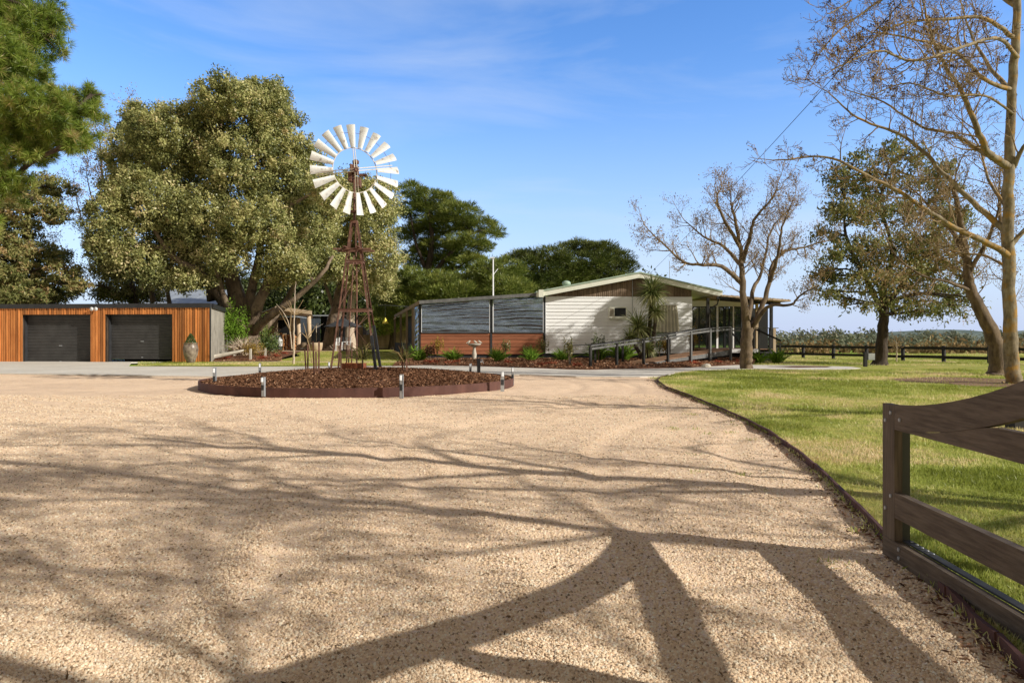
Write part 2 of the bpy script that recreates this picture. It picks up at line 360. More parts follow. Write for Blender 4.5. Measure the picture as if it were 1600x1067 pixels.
def crown(name, blobs, mat, parent, seed, tuft=1.0, tvar=.12, clump=.45, per=26, dens=1.0, ln=.11, wd=.05, flat=1.0, droop=.2, base_t=.45, inner=.15, needle=False):
    """blobs: (centre, rx, ry, rz). clumps of leaves through each blob's shell, so light and dark masses and gaps appear"""
    rng = np.random.RandomState(seed); CC = []; OC = []; T = []
    for c, rx, ry, rz in blobs:
        area = 4*np.pi*((rx*ry)**1.6/3+(rx*rz)**1.6/3+(ry*rz)**1.6/3)**(1/1.6)
        n = max(6, int(area*dens/(clump*clump*2.2)))
        d = unit(rng.normal(size=(n,3))); rr = rng.uniform(.72,1.08,n); k = rng.rand(n) < inner; rr[k] = rng.uniform(.2,.7,k.sum())
        # uneven outline: radius modulated by a low-frequency lobing
        ph = rng.uniform(0,6,6); lob = 1+.13*np.sin(d[:,0]*5+ph[0])*np.sin(d[:,2]*4+ph[1])+.09*np.sin(d[:,1]*7+ph[2]+d[:,0]*6)
        off = d*np.array([rx,ry,rz])*(rr*lob)[:,None]
        CC.append(np.array(tuple(c))+off); OC.append(d); T.append(base_t+rng.normal(size=n)*tvar+rng.normal()*.06)
    CC = np.concatenate(CC); OC = np.concatenate(OC); T = np.concatenate(T); n = len(CC)
    g = np.repeat(np.arange(n), per); m = len(g)
    o = unit(rng.normal(size=(m,3)))*(rng.rand(m)**.45)[:,None]; o[:,2] *= flat
    P = CC[g]+o*clump*rng.uniform(.5,1.6,n)[g][:,None]
    tint = T[g]+rng.normal(size=m)*.17
    if needle:
        d = o+(OC[g]*.5+np.array([0,0,.45]))*tuft; P = CC[g]+(P-CC[g])*tuft
        return needles(name, P, d, ln*rng.uniform(.7,1.3,m), wd, tint, mat, parent, rng)
    nr = o*.75+OC[g]*.55+rng.normal(size=(m,3))*.42+np.array([0,0,.3]); axv = rng.normal(size=(m,3))-np.array([0,0,droop*2])
    return leaves(name, P, axv, nr, ln*rng.uniform(.7,1.3,m), wd*rng.uniform(.7,1.3,m), tint, mat, parent)

def pxblobs(D, lst, depth=1.0):
    """(px, py, rx px, ry px, depth offset m) -> world blobs for a tree standing at depth D"""
    out = []
    for px, py, rx, ry, dz in lst:
        d = D+dz; k = d/F; out.append((at(px, py, d), rx*k, rx*k*depth, ry*k))
    return out

# ============================================================ THE SETTING
random.seed(4)
def sheet(name, pts, mat, z, thick=0.0, kind='structure'):
    b = MB()
    if thick: b.prism([(p[0],p[1],z-thick) for p in pts], (0,0,thick))
    else: b.add([(p[0],p[1],z) for p in pts], [tuple(range(len(pts)))])
    return tag(b.build(name, mat), kind=kind)
# terrain: one sheet to the horizon, falling gently away beyond the fence
b = MB(); xs = [-1500,-400,-120,-60,-30,0,30,60,120,400,1500]; ys = [-300,-40,0,20,40,60,90,150,300,900,2500]
zt = lambda x,y: -0.09-(max(0,y-60)/90)**1.2*.9 if y < 400 else -8
b.add([(x,y,zt(x,y)) for y in ys for x in xs], [(j*11+i, j*11+i+1, (j+1)*11+i+1, (j+1)*11+i) for j in range(10) for i in range(10)], smooth=True)
tag(b.build('ground', 'paddock'), kind='structure')
EDGE = [(1027,596),(1040,606.5),(1075,619.5),(1127,642),(1165,659),(1200,677.5),(1250,713),(1300,759),(1340,799),(1377,838),(1430,887),(1480,936),(1518,973),(1560,1012),(1600,1054)]
edge = [gp(x,y) for x,y in EDGE]
edge += [Vector((1.93,1.9,0)), Vector((1.95,0,0)), Vector((1.9,-8,0))]
# gravel: displaced grid near the camera, so wheel ruts and small heaps are real
gx = np.concatenate([np.linspace(-60,-9,18)[:-1], np.linspace(-9,9,201), np.linspace(9,14,6)[1:]]); gy = np.concatenate([np.linspace(-9,1.5,8)[:-1], np.linspace(1.5,14,150), np.linspace(14,27,30)[1:]])
def rut(x, y):
    r1 = np.hypot(x+4.2, y-19.3); r2 = np.hypot(x-9.5, y-6.0); r3 = np.hypot(x+16, y-1.0); h = 0*x
    for r, rads in ((r1,(6.1,7.6,8.9)),(r2,(7.2,8.7,11.0)),(r3,(14.5,16.0))):
        for q in rads: h = h-.018*np.exp(-((r-q)/.15)**2)+.008*np.exp(-((r-q-.27)/.12)**2)
    return h
def gz(x, y): return .006*np.sin(x*1.9+y*.6)+.005*np.sin(y*2.7-x*.8)+.004*np.sin(x*5.1+1.3)*np.sin(y*4.3)+.003*np.sin(x*11+y*3)*np.sin(y*9-x*2)+rut(x,y)
X, Y = np.meshgrid(gx, gy); V = np.stack([X, Y, gz(X,Y)], 2).reshape(-1,3); nx, ny = len(gx), len(gy)
i = np.arange(nx-1)[None,:]; j = np.arange(ny-1)[:,None]*nx
tag(np_mesh('gravel_driveway', V, 4, (nx-1)*(ny-1), np.zeros((nx-1)*(ny-1)), 'gravel', None, np.stack([i+j,i+j+1,i+j+1+nx,i+j+nx],2), True), kind='structure')
# lawn
e2 = [(p.x,p.y) for p in edge][::-1] + [tuple(gp(1034,590.5)[:2]), tuple(gp(1043,588)[:2]), (8.0,30), (8.6,45), (14,60), (70,60), (70,-8)]
sheet('lawn', e2, 'lawn', .022)
# concrete drive and path
cp = [gp(x,y) for x,y in [(-700,583.5),(0,585),(330,589.5),(500,592),(812,586.5),(900,589.5),(1000,590.3),(1034,589.2),(1064,582),(1105,579.4),(1145,578.2),(1180,577.6),(1260,578.6),(1325,578),(1345,576.6),
      (1330,574.2),(1260,572.3),(1180,571),(1150,570.8),(1100,573),(1077,575),(1040,576.2),(960,577.2),(920,578.6),(890,578.2),(850,576.5),(750,573),(660,571.5),(600,573),(430,574),(330,574),(200,573.4),(205,567.5),(270,566.2),(268,562.5),(0,562.5),(-700,562.5)]]
sheet('concrete_drive', [(p.x,p.y) for p in cp], 'concrete', .040, .05)
sheet('grass_strip', [tuple(gp(x,y)[:2]) for x,y in [(205,573.0),(330,573.6),(430,573.6),(600,572.6),(655,571.2),(640,567.4),(430,567.4),(328,567.6),(270,566.6)]], 'lawn', .047)
sheet('kerb_strip', [tuple(gp(x,y)[:2]) for x,y in [(328,567.4),(430,567.2),(650,567.2),(650,566),(430,566),(328,566.2)]], 'paver', .06, .05)
# back lawn rising to the paved terrace
def slope(name, rows, mat):
    b = MB(); n = len(rows[0]); b.add([p for r in rows for p in r], [(j*n+i, j*n+i+1, (j+1)*n+i+1, (j+1)*n+i) for j in range(len(rows)-1) for i in range(n-1)], smooth=True)
    return tag(b.build(name, mat), kind='structure')
slope('back_lawn', [[(ax(425,38.6),38.6,.05),(ax(650,38.6),38.6,.05)],[(ax(470,44),44,.24),(ax(650,44),44,.24)],[(ax(455,50),50,.40),(ax(650,50),50,.40)],[(ax(300,75),75,.41),(ax(700,75),75,.41)]], 'lawn')
slope('garden_soil', [[(ax(326,37.9),37.9,.05),(ax(380,38.3),38.3,.06),(ax(432,38.6),38.6,.05)],[(ax(330,41),41,.28),(ax(400,41),41,.34),(ax(440,41),41,.16)],[(ax(330,46),46,.4),(ax(400,46),46,.45),(ax(462,46),46,.32)],[(ax(300,56),56,.40),(ax(400,56),56,.41),(ax(470,50),50,.405)]], 'mulch')
sheet('paved_terrace', [(ax(440,50),50),(ax(562,50),50),(ax(562,62),62),(ax(420,62),62)], 'paver', .45, .1)

# bare earth under the plane trees, and a mulch patch by the path
def blobsheet(name, cx, cy, rx, ry, mat, z, sd):
    r = random.Random(sd); ph = [r.uniform(0,6) for _ in range(3)]
    sheet(name, [(cx+rx*math.cos(a)*(1+.18*math.sin(3*a+ph[0])+.1*math.sin(7*a+ph[1])), cy+ry*math.sin(a)*(1+.18*math.sin(2*a+ph[2])+.1*math.sin(5*a+ph[0]))) for a in [2*math.pi*i/60 for i in range(60)]], mat, z)
blobsheet('bare_soil', 14.3, 20.3, 2.6, 2.2, 'soil', .034, 1); blobsheet('mulch_patch', 13.3, 31.2, 1.3, .8, 'mulch', .052, 2)
# lawn edging board
b = MB(); pts = [p+Vector((0,0,.02)) for p in edge]
b.bar(gp(1043,588)+Vector((0,0,.02)), gp(1031,591.5)+Vector((0,0,.02)), .022, .09); b.bar(gp(1031,591.5)+Vector((0,0,.02)), pts[0], .022, .09)
for p, q in zip(pts, pts[1:]):
    n = max(1, int((q-p).length/.6))
    for k in range(n):
        a = p.lerp(q, k/n); c = p.lerp(q, (k+1)/n); w = random.uniform(-.006,.006)
        b.bar(a+Vector((w,0,w)), c+Vector((w,0,-w)), .022, .085)
tag(b.build('lawn_edging', 'rust_edge'), 'long thin curved timber edging board between gravel and lawn', 'edging')

# hills and the far wood
b = MB(); rnd = random.Random(3)
row = [(x, 1900+100*math.sin(x*.004), -8) for x in range(-1800,2300,60)]; n = len(row)
top = [(x, y+250, 14+11*math.sin(x*.0032+1)+6*math.sin(x*.011)+3*rnd.random()+(18 if x > 900 else 0)) for x,y,_ in row]
b.add(row+top, [(i,i+1,n+i+1,n+i) for i in range(n-1)], smooth=True)
tag(b.build('hills', 'hill'), kind='structure')
rng = np.random.RandomState(8)
def wood(name, x0, x1, y0, y1, h0, h1, n, mat, seed, ln=.55, z0=-1.5):
    bl = []; r = random.Random(seed)
    for _ in range(n):
        y = r.uniform(y0,y1); x = r.uniform(x0,x1)*abs(y/y1); h = r.uniform(h0,h1); bl.append((Vector((x,y,z0+h*.5)), h*.62, h*.62, h*.55))
    return tag(crown(name, bl, mat, None, seed, clump=1.0, per=24, dens=1.0, ln=ln, wd=ln*.5, base_t=.42), kind='stuff')
wood('far_wood', 45, 145, 110, 165, 2.0, 5.2, 150, 'far_wood', 11, ln=.30, z0=-2.6)
wood('scrub_band', 26, 66, 62, 82, 1.0, 1.9, 55, 'leaf_brown', 12, ln=.22, z0=-.9)

# gravel stones near the camera, mulch chips, blades of grass
rng = np.random.RandomState(5)
n = 250000; yy = 2.35+rng.rand(n)**2.3*13.5; xx = rng.uniform(-.86,.86,n)*yy
ex = np.array([p.y for p in edge][::-1]); evx = np.array([p.x for p in edge][::-1]); o_ = np.argsort(ex); ex = ex[o_]; evx = evx[o_]
lim = np.interp(yy, ex, evx); k = xx < lim-.02; xx, yy = xx[k], yy[k]; n = len(xx)
s = rng.uniform(.0035,.0085,n)*(1+.07*yy); s[rng.rand(n) < .01] *= 1.5
octv = np.array([[1,0,0],[0,1,0],[-1,0,0],[0,-1,0],[0,0,1]], float)
V = octv[None]*s[:,None,None]*rng.uniform(.65,1.25,(n,5,3)); V[:,:,2] *= .75
V[:,:4,2] -= .001; th = rng.rand(n)*6.28; c_, s_ = np.cos(th)[:,None], np.sin(th)[:,None]
Vx = V[:,:,0]*c_-V[:,:,1]*s_; Vy = V[:,:,0]*s_+V[:,:,1]*c_
V = np.stack([Vx+xx[:,None], Vy+yy[:,None], V[:,:,2]+gz(xx,yy)[:,None]+.0015], 2).reshape(-1,3)
Fa = np.array([[0,1,4],[1,2,4],[2,3,4],[3,0,4]])[None]+np.arange(n)[:,None,None]*5
tag(np_mesh('gravel_stones', V, 3, n*4, np.repeat(np.clip(.45+rng.normal(size=n)*.26,0,1),4), 'stones', None, Fa), kind='stuff')
# bark and seed pods fallen on the gravel
n = 420; yy = 2.5+rng.rand(n)**1.4*14; xx = rng.uniform(-.8,.8,n)*yy; k = xx < np.interp(yy, ex, evx)-.03; xx, yy = xx[k], yy[k]; n = len(xx)
P = np.stack([xx,yy,gz(xx,yy)+.012],1); A = rng.normal(size=(n,3)); A[:,2] *= .15
tag(leaves('leaf_litter', P, A, np.array([[0,0,1.]])+rng.normal(size=(n,3))*.3, rng.uniform(.008,.03,n), rng.uniform(.003,.008,n), rng.uniform(0,.7,n), 'leaf_brown'), kind='stuff')

n = 2600; yy = rng.uniform(2.3,22,n); xx = np.interp(yy, ex, evx)-np.abs(rng.normal(size=n))*.07*(1+.05*yy)-.02
P = np.stack([xx,yy,np.full(n,.012)],1); A = rng.normal(size=(n,3)); A[:,2] *= .15
tag(leaves('edge_litter', P, A, np.array([[0,0,1.]])+rng.normal(size=(n,3))*.35, rng.uniform(.008,.03,n), rng.uniform(.004,.010,n), rng.beta(1.5,2.5,n), 'chips'), kind='stuff')
def vnoise(x, y, seed):
    r = np.random.RandomState(seed); g = r.rand(64,64); x = np.mod(x,63); y = np.mod(y,63); i = x.astype(int); j = y.astype(int); fx = x-i; fy = y-j; fx = fx*fx*(3-2*fx); fy = fy*fy*(3-2*fy)
    i2 = (i+1)%64; j2 = (j+1)%64
    return g[i,j]*(1-fx)*(1-fy)+g[i2,j]*fx*(1-fy)+g[i,j2]*(1-fx)*fy+g[i2,j2]*fx*fy
def blades(name, xx, yy, z, h, seed):
    r = np.random.RandomState(seed); n = len(xx)
    d = r.normal(size=(n,3))*.55+np.array([0,0,1.]); 
    p = .5*vnoise(xx*.5+20,yy*.5+9,3)+.3*vnoise(xx*1.7,yy*1.7,4)+.2*vnoise(xx*6,yy*6,5)
    return tag(needles(name, np.stack([xx,yy,z],1), d, h, h*.11, (p-.5)*2.3+.47+.16*np.clip((12-yy)/8,0,1)+r.normal(size=n)*.13, 'grass', None, r), kind='stuff')
n = 330000; yy = 2.3+rng.rand(n)**1.7*26; xx = rng.uniform(0,.80,n)*yy
k = (xx > np.interp(yy, ex, evx)+.015); k &= ~((xx < 14.4) & (yy > np.interp(xx,[4.5,5.2,5.45,6.6,8.05,9.3,10.4,14.4],[22.6,23.2,23.8,26.5,27.9,28.6,28.9,28.8]))); xx, yy = xx[k], yy[k]
dn = vnoise(xx*1.1,yy*1.1,9)+.5*vnoise(xx*4,yy*4,10); k = ((dn > .32) | (rng.rand(len(xx)) < .5)) & ((((xx-14.3)/2.7)**2+((yy-20.3)/2.3)**2 > 1+.5*(dn-.7)) | (rng.rand(len(xx)) < .12)); xx, yy, dn = xx[k], yy[k], dn[k]
h = (.018+.022*np.clip(dn-.3,0,1))*(1+.055*yy)*rng.uniform(.5,1.5,len(xx))
blades('grass_blades', xx, yy, np.full(len(xx), .02), h, 6)
n = 6000; yy = rng.uniform(2.3,20,n); yy = yy[vnoise(yy*2.2,yy*0+3,21) > .35]; n = len(yy); xx = np.interp(yy, ex, evx)+rng.normal(size=n)*.05+.03
blades('edge_grass', xx, yy, np.full(n,.02), rng.uniform(.018,.05,n), 7)
n = 700; c0 = rng.randint(0,26,n); cy = rng.uniform(4,15,26); cx = np.interp(cy, ex, evx)-rng.uniform(.08,1.5,26); cx[0], cy[0] = 1.85, 3.95
blades('weeds', cx[c0]+rng.normal(size=n)*.06, cy[c0]+rng.normal(size=n)*.05, np.full(n,.0), rng.uniform(.015,.045,n), 8)
n = 90000; yy = rng.uniform(33,60,n); xx = rng.uniform(.34,.80,n)*yy; blades('paddock_grass', xx, yy, np.full(n,-.02), rng.uniform(.06,.16,n), 10)
n = 14000; yy = rng.uniform(32.6,37.4,n); xx = (rng.uniform(215,640,n)-800)/F*yy; blades('strip_grass', xx, yy, np.full(n,.045), rng.uniform(.04,.09,n), 15)
n = 16000; yy = rng.uniform(39,50,n); xx = (rng.uniform(470,650,n)-800)/F*yy; blades('back_grass', xx, yy, .04+(yy-38.6)*.031, rng.uniform(.04,.10,n), 16)

# ============================================================ ROUND GARDEN BED
BC = Vector((-4.2,19.3,0)); BR = 4.25
def mz(x, y):
    r = math.hypot(x-BC.x, y-BC.y)/BR; return .15+.30*max(0,1-r*r)
bed = thing('garden_bed', 'round raised garden bed of bark mulch with rusted steel rim around the windmill', 'garden bed', BC)
b = MB(); ns = 72; ring = lambda r,z: [(r*math.cos(2*math.pi*i/ns), r*math.sin(2*math.pi*i/ns), z) for i in range(ns)]
vs = ring(BR,0)+ring(BR,.22)+ring(BR-.02,.22)+ring(BR-.02,.05)
b.add(vs, [(k*ns+i, k*ns+(i+1)%ns, (k+1)*ns+(i+1)%ns, (k+1)*ns+i) for k in range(3) for i in range(ns)], smooth=False); b.build('steel_rim', 'rust_edge', bed)
b = MB(); vs = [(0,0,.45)]; nr = 16; rr = random.Random(2)
for k in range(1,nr+1):
    r = (BR-.022)*k/nr
    vs += [(r*math.cos(2*math.pi*i/ns), r*math.sin(2*math.pi*i/ns), mz(BC.x+r,BC.y)+rr.uniform(-.02,.02)) for i in range(ns)]
fs = [(0,1+i,1+(i+1)%ns) for i in range(ns)]+[(1+k*ns+i,1+(k+1)*ns+i,1+(k+1)*ns+(i+1)%ns,1+k*ns+(i+1)%ns) for k in range(nr-1) for i in range(ns)]
b.add(vs, fs, smooth=True); b.build('mulch', 'mulch', bed)
n = 42000; rad = BR*.985*np.sqrt(rng.rand(n)); th = rng.rand(n)*6.283; zz = .15+.30*(1-(rad/BR)**2)+rng.uniform(0,.035,n)
A = rng.normal(size=(n,3)); A[:,2] *= .4
o = leaves('bark_chips', np.stack([rad*np.cos(th),rad*np.sin(th),zz],1), A, rng.normal(size=(n,3))*.6+np.array([0,0,1.]), rng.uniform(.018,.06,n), rng.uniform(.008,.022,n), rng.beta(2,3,n), 'chips', bed)
tag(o, kind='stuff')

# ============================================================ WINDMILL
D0 = 19.5; wc = Vector((ax(557,D0), D0, .40))
wm = thing('windmill', 'rusted steel farm windmill with white bladed wheel in the round bed', 'windmill', wc)
Zt = 4.62-.40; hs = .64; ht = .10; rot = R(5)
def corner(k, z):
    f = z/Zt; h = hs+(ht-hs)*f; a = rot+math.pi/4+k*math.pi/2
    return Vector((h*1.414*math.cos(a)-.06*f, h*1.414*math.sin(a), z))
for k in range(4):
    b = MB(); p0 = corner(k,-.12); p1 = corner(k,Zt); d = p1-p0
    a = corner((k+1)%4,1)-corner(k,1); c = corner((k+3)%4,1)-corner(k,1); a.normalize(); c.normalize()
    for w in (a, c):
        b.prism([p0, p0+w*.050, p0+w*.050+(a+c-w)*.008, p0+(a+c-w)*.008], d)
    b.build('leg', 'rust', wm)
    if k in (3,0):
        b = MB(); q = corner(k,0)+(a+c)*.03
        b.bar(corner(k,-.1)+(a+c)*.022, corner(k,1.0 if k==3 else 1.3)+(a+c)*.022, .075, .075); b.build('leg_sleeve', 'black_metal', wm)
for z in (1.72, 3.1):
    b = MB()
    for k in range(4): b.bar(corner(k,z), corner((k+1)%4,z), .012, .07); b.bar(corner(k,z)+Vector((0,0,.03)), corner((k+1)%4,z)+Vector((0,0,.03)), .05, .012)
    b.build('brace_ring', 'rust', wm)
b = MB()
for z0_, z1_ in ((.25,1.68),(1.76,3.05)):
    for k in (0,1,2,3):
        b.tube([corner(k,z0_), corner((k+1)%4,z1_)], .006, 5) if k != 3 or z0_ > 1 else b.tube([corner(3,z0_+.9).lerp(corner(2,z0_+.9),.5), corner(0,z1_)], .006, 5)
b.build('tie_rod', 'rust', wm)
b = MB(); b.box(-.60,.46,-.28,-.20,3.42,3.47); b.box(-.60,.46,.20,.28,3.42,3.47); b.box(-.28,-.20,-.5,.5,3.475,3.50); b.box(.08,.16,-.5,.5,3.475,3.50); b.build('platform', 'rust', wm)
b = MB(); b.tube([(0.02,-.05,0),(0.02,-.05,2.6),(-.04,0,Zt)], .022, 8); b.tube([(-.30,.3,-.1),(-.28,.3,1.2),(-.1,.1,3.3)], .018, 8); b.build('pump_rod', 'rust', wm)
b = MB(); b.tube([(-.06,0,Zt-.1),(-.06,0,6.14-.4)], .035, 10); b.box(-.15,.03,-.10,.10,Zt-.02,Zt+.06); b.box(-.16,.04,-.10,.10,Zt+.3,Zt+.34); b.build('mast', 'rust', wm)
b = MB()
b.box(-.09,.09,-.05,.2,.0,.0+.24); b.tube([(-.06,-.12,.05),(-.1,-.05,.25),(.05,.2,.25)], .03); b.box(-.16,-.06,-.1,.2,-.22,.02); b.box(.1,.3,.18,.3,-.02,.05); b.box(-.02,.16,-.02,.2,-.36,-.1)
b.lathe([(.02,0),(.09,.02),(.10,.10),(.05,.14)], (.02,.08,.28), 12); b.build('gearbox', 'rust', wm, loc=(-.06,0,6.08-.46))
yaw = R(29)
def wv(r, a, y=0):          # point on the wheel
    p = Vector((r*math.cos(a), y, r*math.sin(a))); c, s = math.cos(yaw), math.sin(yaw)
    return Vector((p.x*c-p.y*s, p.x*s+p.y*c, p.z))
wheel = Vector((.03,-.26,6.06-.40))
NB = 20
for kb in range(NB):
    b = MB(); a0 = 2*math.pi*(kb+.35)/NB; r0, r1 = .64, 1.27; nn = 5; grid = []
    for i in range(nn+1):
        f = i/nn; r = r0+(r1-r0)*f; w = (.064+.060*f)
        row = []
        for j in range(5):
            g = (j/4-.5); arc = .03*(1-(2*g)**2)
            da = g*2*w/r*.93; row.append(wv(r, a0+da, g*w*.75-arc))
        grid.append(row)
    vs = [p for r_ in grid for p in r_]; fs = [(i*5+j, i*5+j+1, (i+1)*5+j+1, (i+1)*5+j) for i in range(nn) for j in range(4)]
    b.add(vs, fs, smooth=True); b.build('blade', 'blade', wm, loc=wheel)
for nm, rr_, t, mt in (('inner_ring',.63,.014,'blade_arm'),('outer_ring',1.05,.006,'rust')):
    b = MB(); b.tube([wv(rr_, 2*math.pi*i/64, .035) for i in range(65)], t, 6, cap=False); b.build(nm, mt, wm, loc=wheel)
for kb in range(4):
    b = MB(); a0 = R(12)+kb*math.pi/2
    if kb in (1,3): a0 += R(-8)
    for s_ in (-1,1):
        b.tube([wv(.07, a0+s_*.5, -.05), wv(1.12 if kb != 1 else .72, a0+s_*.035, .03)], .013, 6)
    b.build('wheel_arm', 'blade_arm', wm, loc=wheel)
b = MB(); b.tube([wv(0,0,-.12), wv(0,0,.26)], .05, 10); b.build('hub', 'rust', wm, loc=wheel)
b = MB(); f0 = corner(3,0)
for a in range(5): 
    t = a*1.25; b.bar(f0+Vector((0,0,-.02)), f0+Vector((.26*math.cos(t), .2*math.sin(t)-.03, .03)), .05, .05)
b.box(f0.x-.1, f0.x+.12, f0.y-.1, f0.y+.08, -.06, .09); b.build('foot_bracket', 'black_metal', wm)
# planked box beneath the tower
b = MB(); px0, px1 = ax(533,19.2)-wc.x, ax(567,19.2)-wc.x; nb = 9; rot_ = .0
for k in range(nb):
    w = (px1-px0)/nb; b.box(px0+k*w, px0+(k+1)*w-.006, -.34, -.315, -.05, .22)
    b.box(px0+k*w, px0+(k+1)*w-.006, .12, .145, -.05, .22)
for k in range(6): b.box(px0-.02, px0, -.31+k*.07, -.245+k*.07, -.05, .22); b.box(px1-.004, px1+.016, -.31+k*.07, -.245+k*.07, -.05, .22)
b.box(px0, px1, -.31, .12, .17, .185)
tag(b.build('well_cover', 'copper', loc=wc), 'low reddish planked box under the windmill tower', 'box')

# garden lights round the rim
sp = [('leftmost garden light on the rusted rim, nearest the garage',335,17.4,.42),('garden light at the back left of the round bed',406,21.4,.40),('galvanised garden light at the front left rim, directly before the bed',411,15.2,.31),
      ('garden light behind the windmill, left of its legs',514,23.2,.38),('garden light on the front rim right of the windmill',627,15.0,.38),('garden light at the back of the bed beside the tap post',735,23.0,.33),
      ('thicker garden light at the front right rim of the bed',785,16.9,.36),('rightmost garden light, on the far right end of the bed',801,19.2,.36)]
for i, (lb, px, d, hh) in enumerate(sp):
    x = ax(px,d); z = min(mz(x,d), .3)
    if i == 0:
        g0 = thing('garden_light', lb, 'garden light', (x,d,z), 'garden lights around the round bed')
        b = MB(); b.box(-.034,.034,-.02,.0,-.15,.38); b.box(-.034,-.027,-.02,.05,-.15,.38); b.box(.027,.034,-.02,.05,-.15,.38); b.build('post', 'galv', g0)
        b = MB(); b.tube([(0,-.045,.25),(0,-.045,.36)], .027, 10); b.build('lamp', 'white', g0)
        b = MB(); b.box(-.028,.028,-.028,-.0215,.02,.16); b.build('bracket', 'block', g0)
    else:
        o = copy_thing(g0, (x,d,z), lb, random.uniform(-.3,.3), 1); o.scale = (1 if i != 6 else 1.3,1,hh/.38)
# rusty stakes
b0 = None
stk = [(478,19.7,.62,'far left rusty stake behind the front pair left of the windmill'),(481,19.3,.75,'second rusty stake from the left beside the windmill'),(491,17.6,.86,'tallest rusty stake in front of the left group'),(494,18.4,.55,'thin rusty stake between the two tall front stakes'),(498,17.7,.84,'right hand rusty stake of the front pair'),
       (533,18.6,.5,'rusty stake at the left of the planked box'),(541,21.0,.75,'rusty stake standing behind the planked box'),(549,20.8,.8,'middle rusty stake behind the windmill tower'),(567,19.6,.55,'rusty stake at the right of the planked box'),(629,18.6,.72,'rusty stake left of the spiky seedling near the rim'),(636,18.4,.55,'rusty stake right of the spiky seedling near the rim')]
for px,d,hh,lb in stk:
    x = ax(px,d)
    if b0 is None:
        b = MB(); b.box(-.022,.022,-.004,.004,-.15,1); b.box(-.004,.004,.004,.03,-.15,1); b0 = b.build('star_stake', 'rust'); o = b0
    else: o = b0.copy(); C.objects.link(o)
    o.location = (x,d,mz(x,d)); o.scale = (1,1,hh); o.rotation_euler = (random.uniform(-.04,.04),random.uniform(-.05,.05),random.uniform(-.5,.5)); tag(o, lb, 'stake', 'rusty star stakes in the round bed')
# tap post
t = thing('tap_post', 'black post with a brass garden tap at the right of the bed', 'tap', (ax(748,22.6),22.6,mz(ax(748,22.6),22.6)))
b = MB(); b.box(-.055,.055,-.055,.055,-.15,.52); b.build('post', 'block', t)
b = MB(); b.tube([(.05,0,.40),(.14,0,.40),(.16,0,.34)], .018, 8); b.tube([(.11,0,.40),(.11,0,.46)], .01, 6); b.bar((.07,0,.47),(.16,0,.47),.015,.015); b.build('tap', 'galv', t)

# ============================================================ plants of small size
def tuft(name, label, loc, n=60, h=.45, sp=.25, mat='leaf_bright', cat='grass plant', seed=1, group=None, w=.02):
    r = np.random.RandomState(seed); d = r.normal(size=(n,3)); d[:,2] = np.abs(d[:,2])*.8+1.3
    P = np.column_stack([r.normal(size=(n,2))*sp*.3, np.zeros(n)])
    # two-segment arching blades
    d = unit(d)*np.array([1,1,1]); L = h*r.uniform(.6,1.15,n)
    mid = P+d*L[:,None]*.6; tip = mid+unit(d*np.array([1.6,1.6,.45]))*L[:,None]*.5
    b_ = unit(np.cross(d, r.normal(size=d.shape)))*w*h/.45
    V = np.stack([P-b_*.6,P+b_*.6,mid+b_,mid-b_, mid-b_,mid+b_,tip+b_*.1,tip-b_*.1],1).reshape(-1,3)
    o = np_mesh(name, V, 4, 2*n, np.repeat(np.clip(.5+r.normal(size=n)*.3,0,1),2), mat); o.location = loc
    return tag(o, label, cat, group)
def shrub(name, label, loc, h=.8, w=.4, mat='leaf_shrub', n=260, lf=.05, cat='shrub', seed=1, stem=True, group=None, low=.25):
    r = np.random.RandomState(seed); t = thing(name, label, cat, loc, group)
    b = MB()
    for k in range(5 if stem else 3):
        a = r.rand()*6.28; q = w*.6*r.rand()
        b.tube([(0,0,-.05),(q*.3*math.cos(a),q*.3*math.sin(a),h*.4),(q*math.cos(a),q*math.sin(a),h*.85)], [.014,.01,.005], 5)
    b.build('stem', 'bark_mid', t)
    d = unit(r.normal(size=(n,3)))*(r.rand(n)**.5)[:,None]; d = d*(1+.35*np.sin(d[:,:1]*9+r.rand()*6))
    P = d*np.array([w,w,h*(1-low)/2])+np.array([0,0,h*(low+(1-low)/2)])
    leaves('foliage', P, r.normal(size=(n,3)), d+r.normal(size=(n,3))*.5, lf*r.uniform(.6,1.3,n), lf*.5, .5+r.normal(size=n)*.25, mat, t)
    return t
# ============================================================ GARAGE
A0 = Vector((ax(327,37.5),37.5,0)); A1 = Vector((ax(0,38.6),38.6,0)); gd = (A1-A0).normalized(); gang = math.atan2(-gd.y,-gd.x)
ga = thing('garage', 'long low garage clad in orange timber battens with black fascia and twin roller doors', 'garage', A0, rz=gang)
def gs(px):                            # distance along the garage front (negative = left of its right corner)
    k = (px-800)/F; return -((k*A0.y-A0.x)/(gd.x-k*gd.y))
def gzt(s, py): return H-(py-HY)/F*(A0.y+s*-gd.y)
GT = 3.25; DT = gzt(gs(100),492)
doors = [(gs(35),gs(143)),(gs(167),gs(268))]; L0 = gs(-330)
b = MB(); x = L0; bw = .145
while x < -.03:
    mid = x+bw/2; z0 = 0
    for d0,d1 in doors:
        if d0-.02 < mid < d1+.02: z0 = DT+.02
    b.box(x, x+bw-.035, -.045+.02*(int(x*50)%2), .0, z0, GT-.22); x += bw
b.build('batten_cladding', 'cedar', ga)
b = MB()                                # backing wall with openings
xs_ = [L0]+[v for d in doors for v in d]+[0]
for i in range(0,len(xs_),2): b.box(xs_[i], xs_[i+1], .002, .12, 0, GT-.2)
for d0,d1 in doors: b.box(d0,d1,.002,.12,DT,GT-.2)
b.build('wall', 'bark_dark', ga)
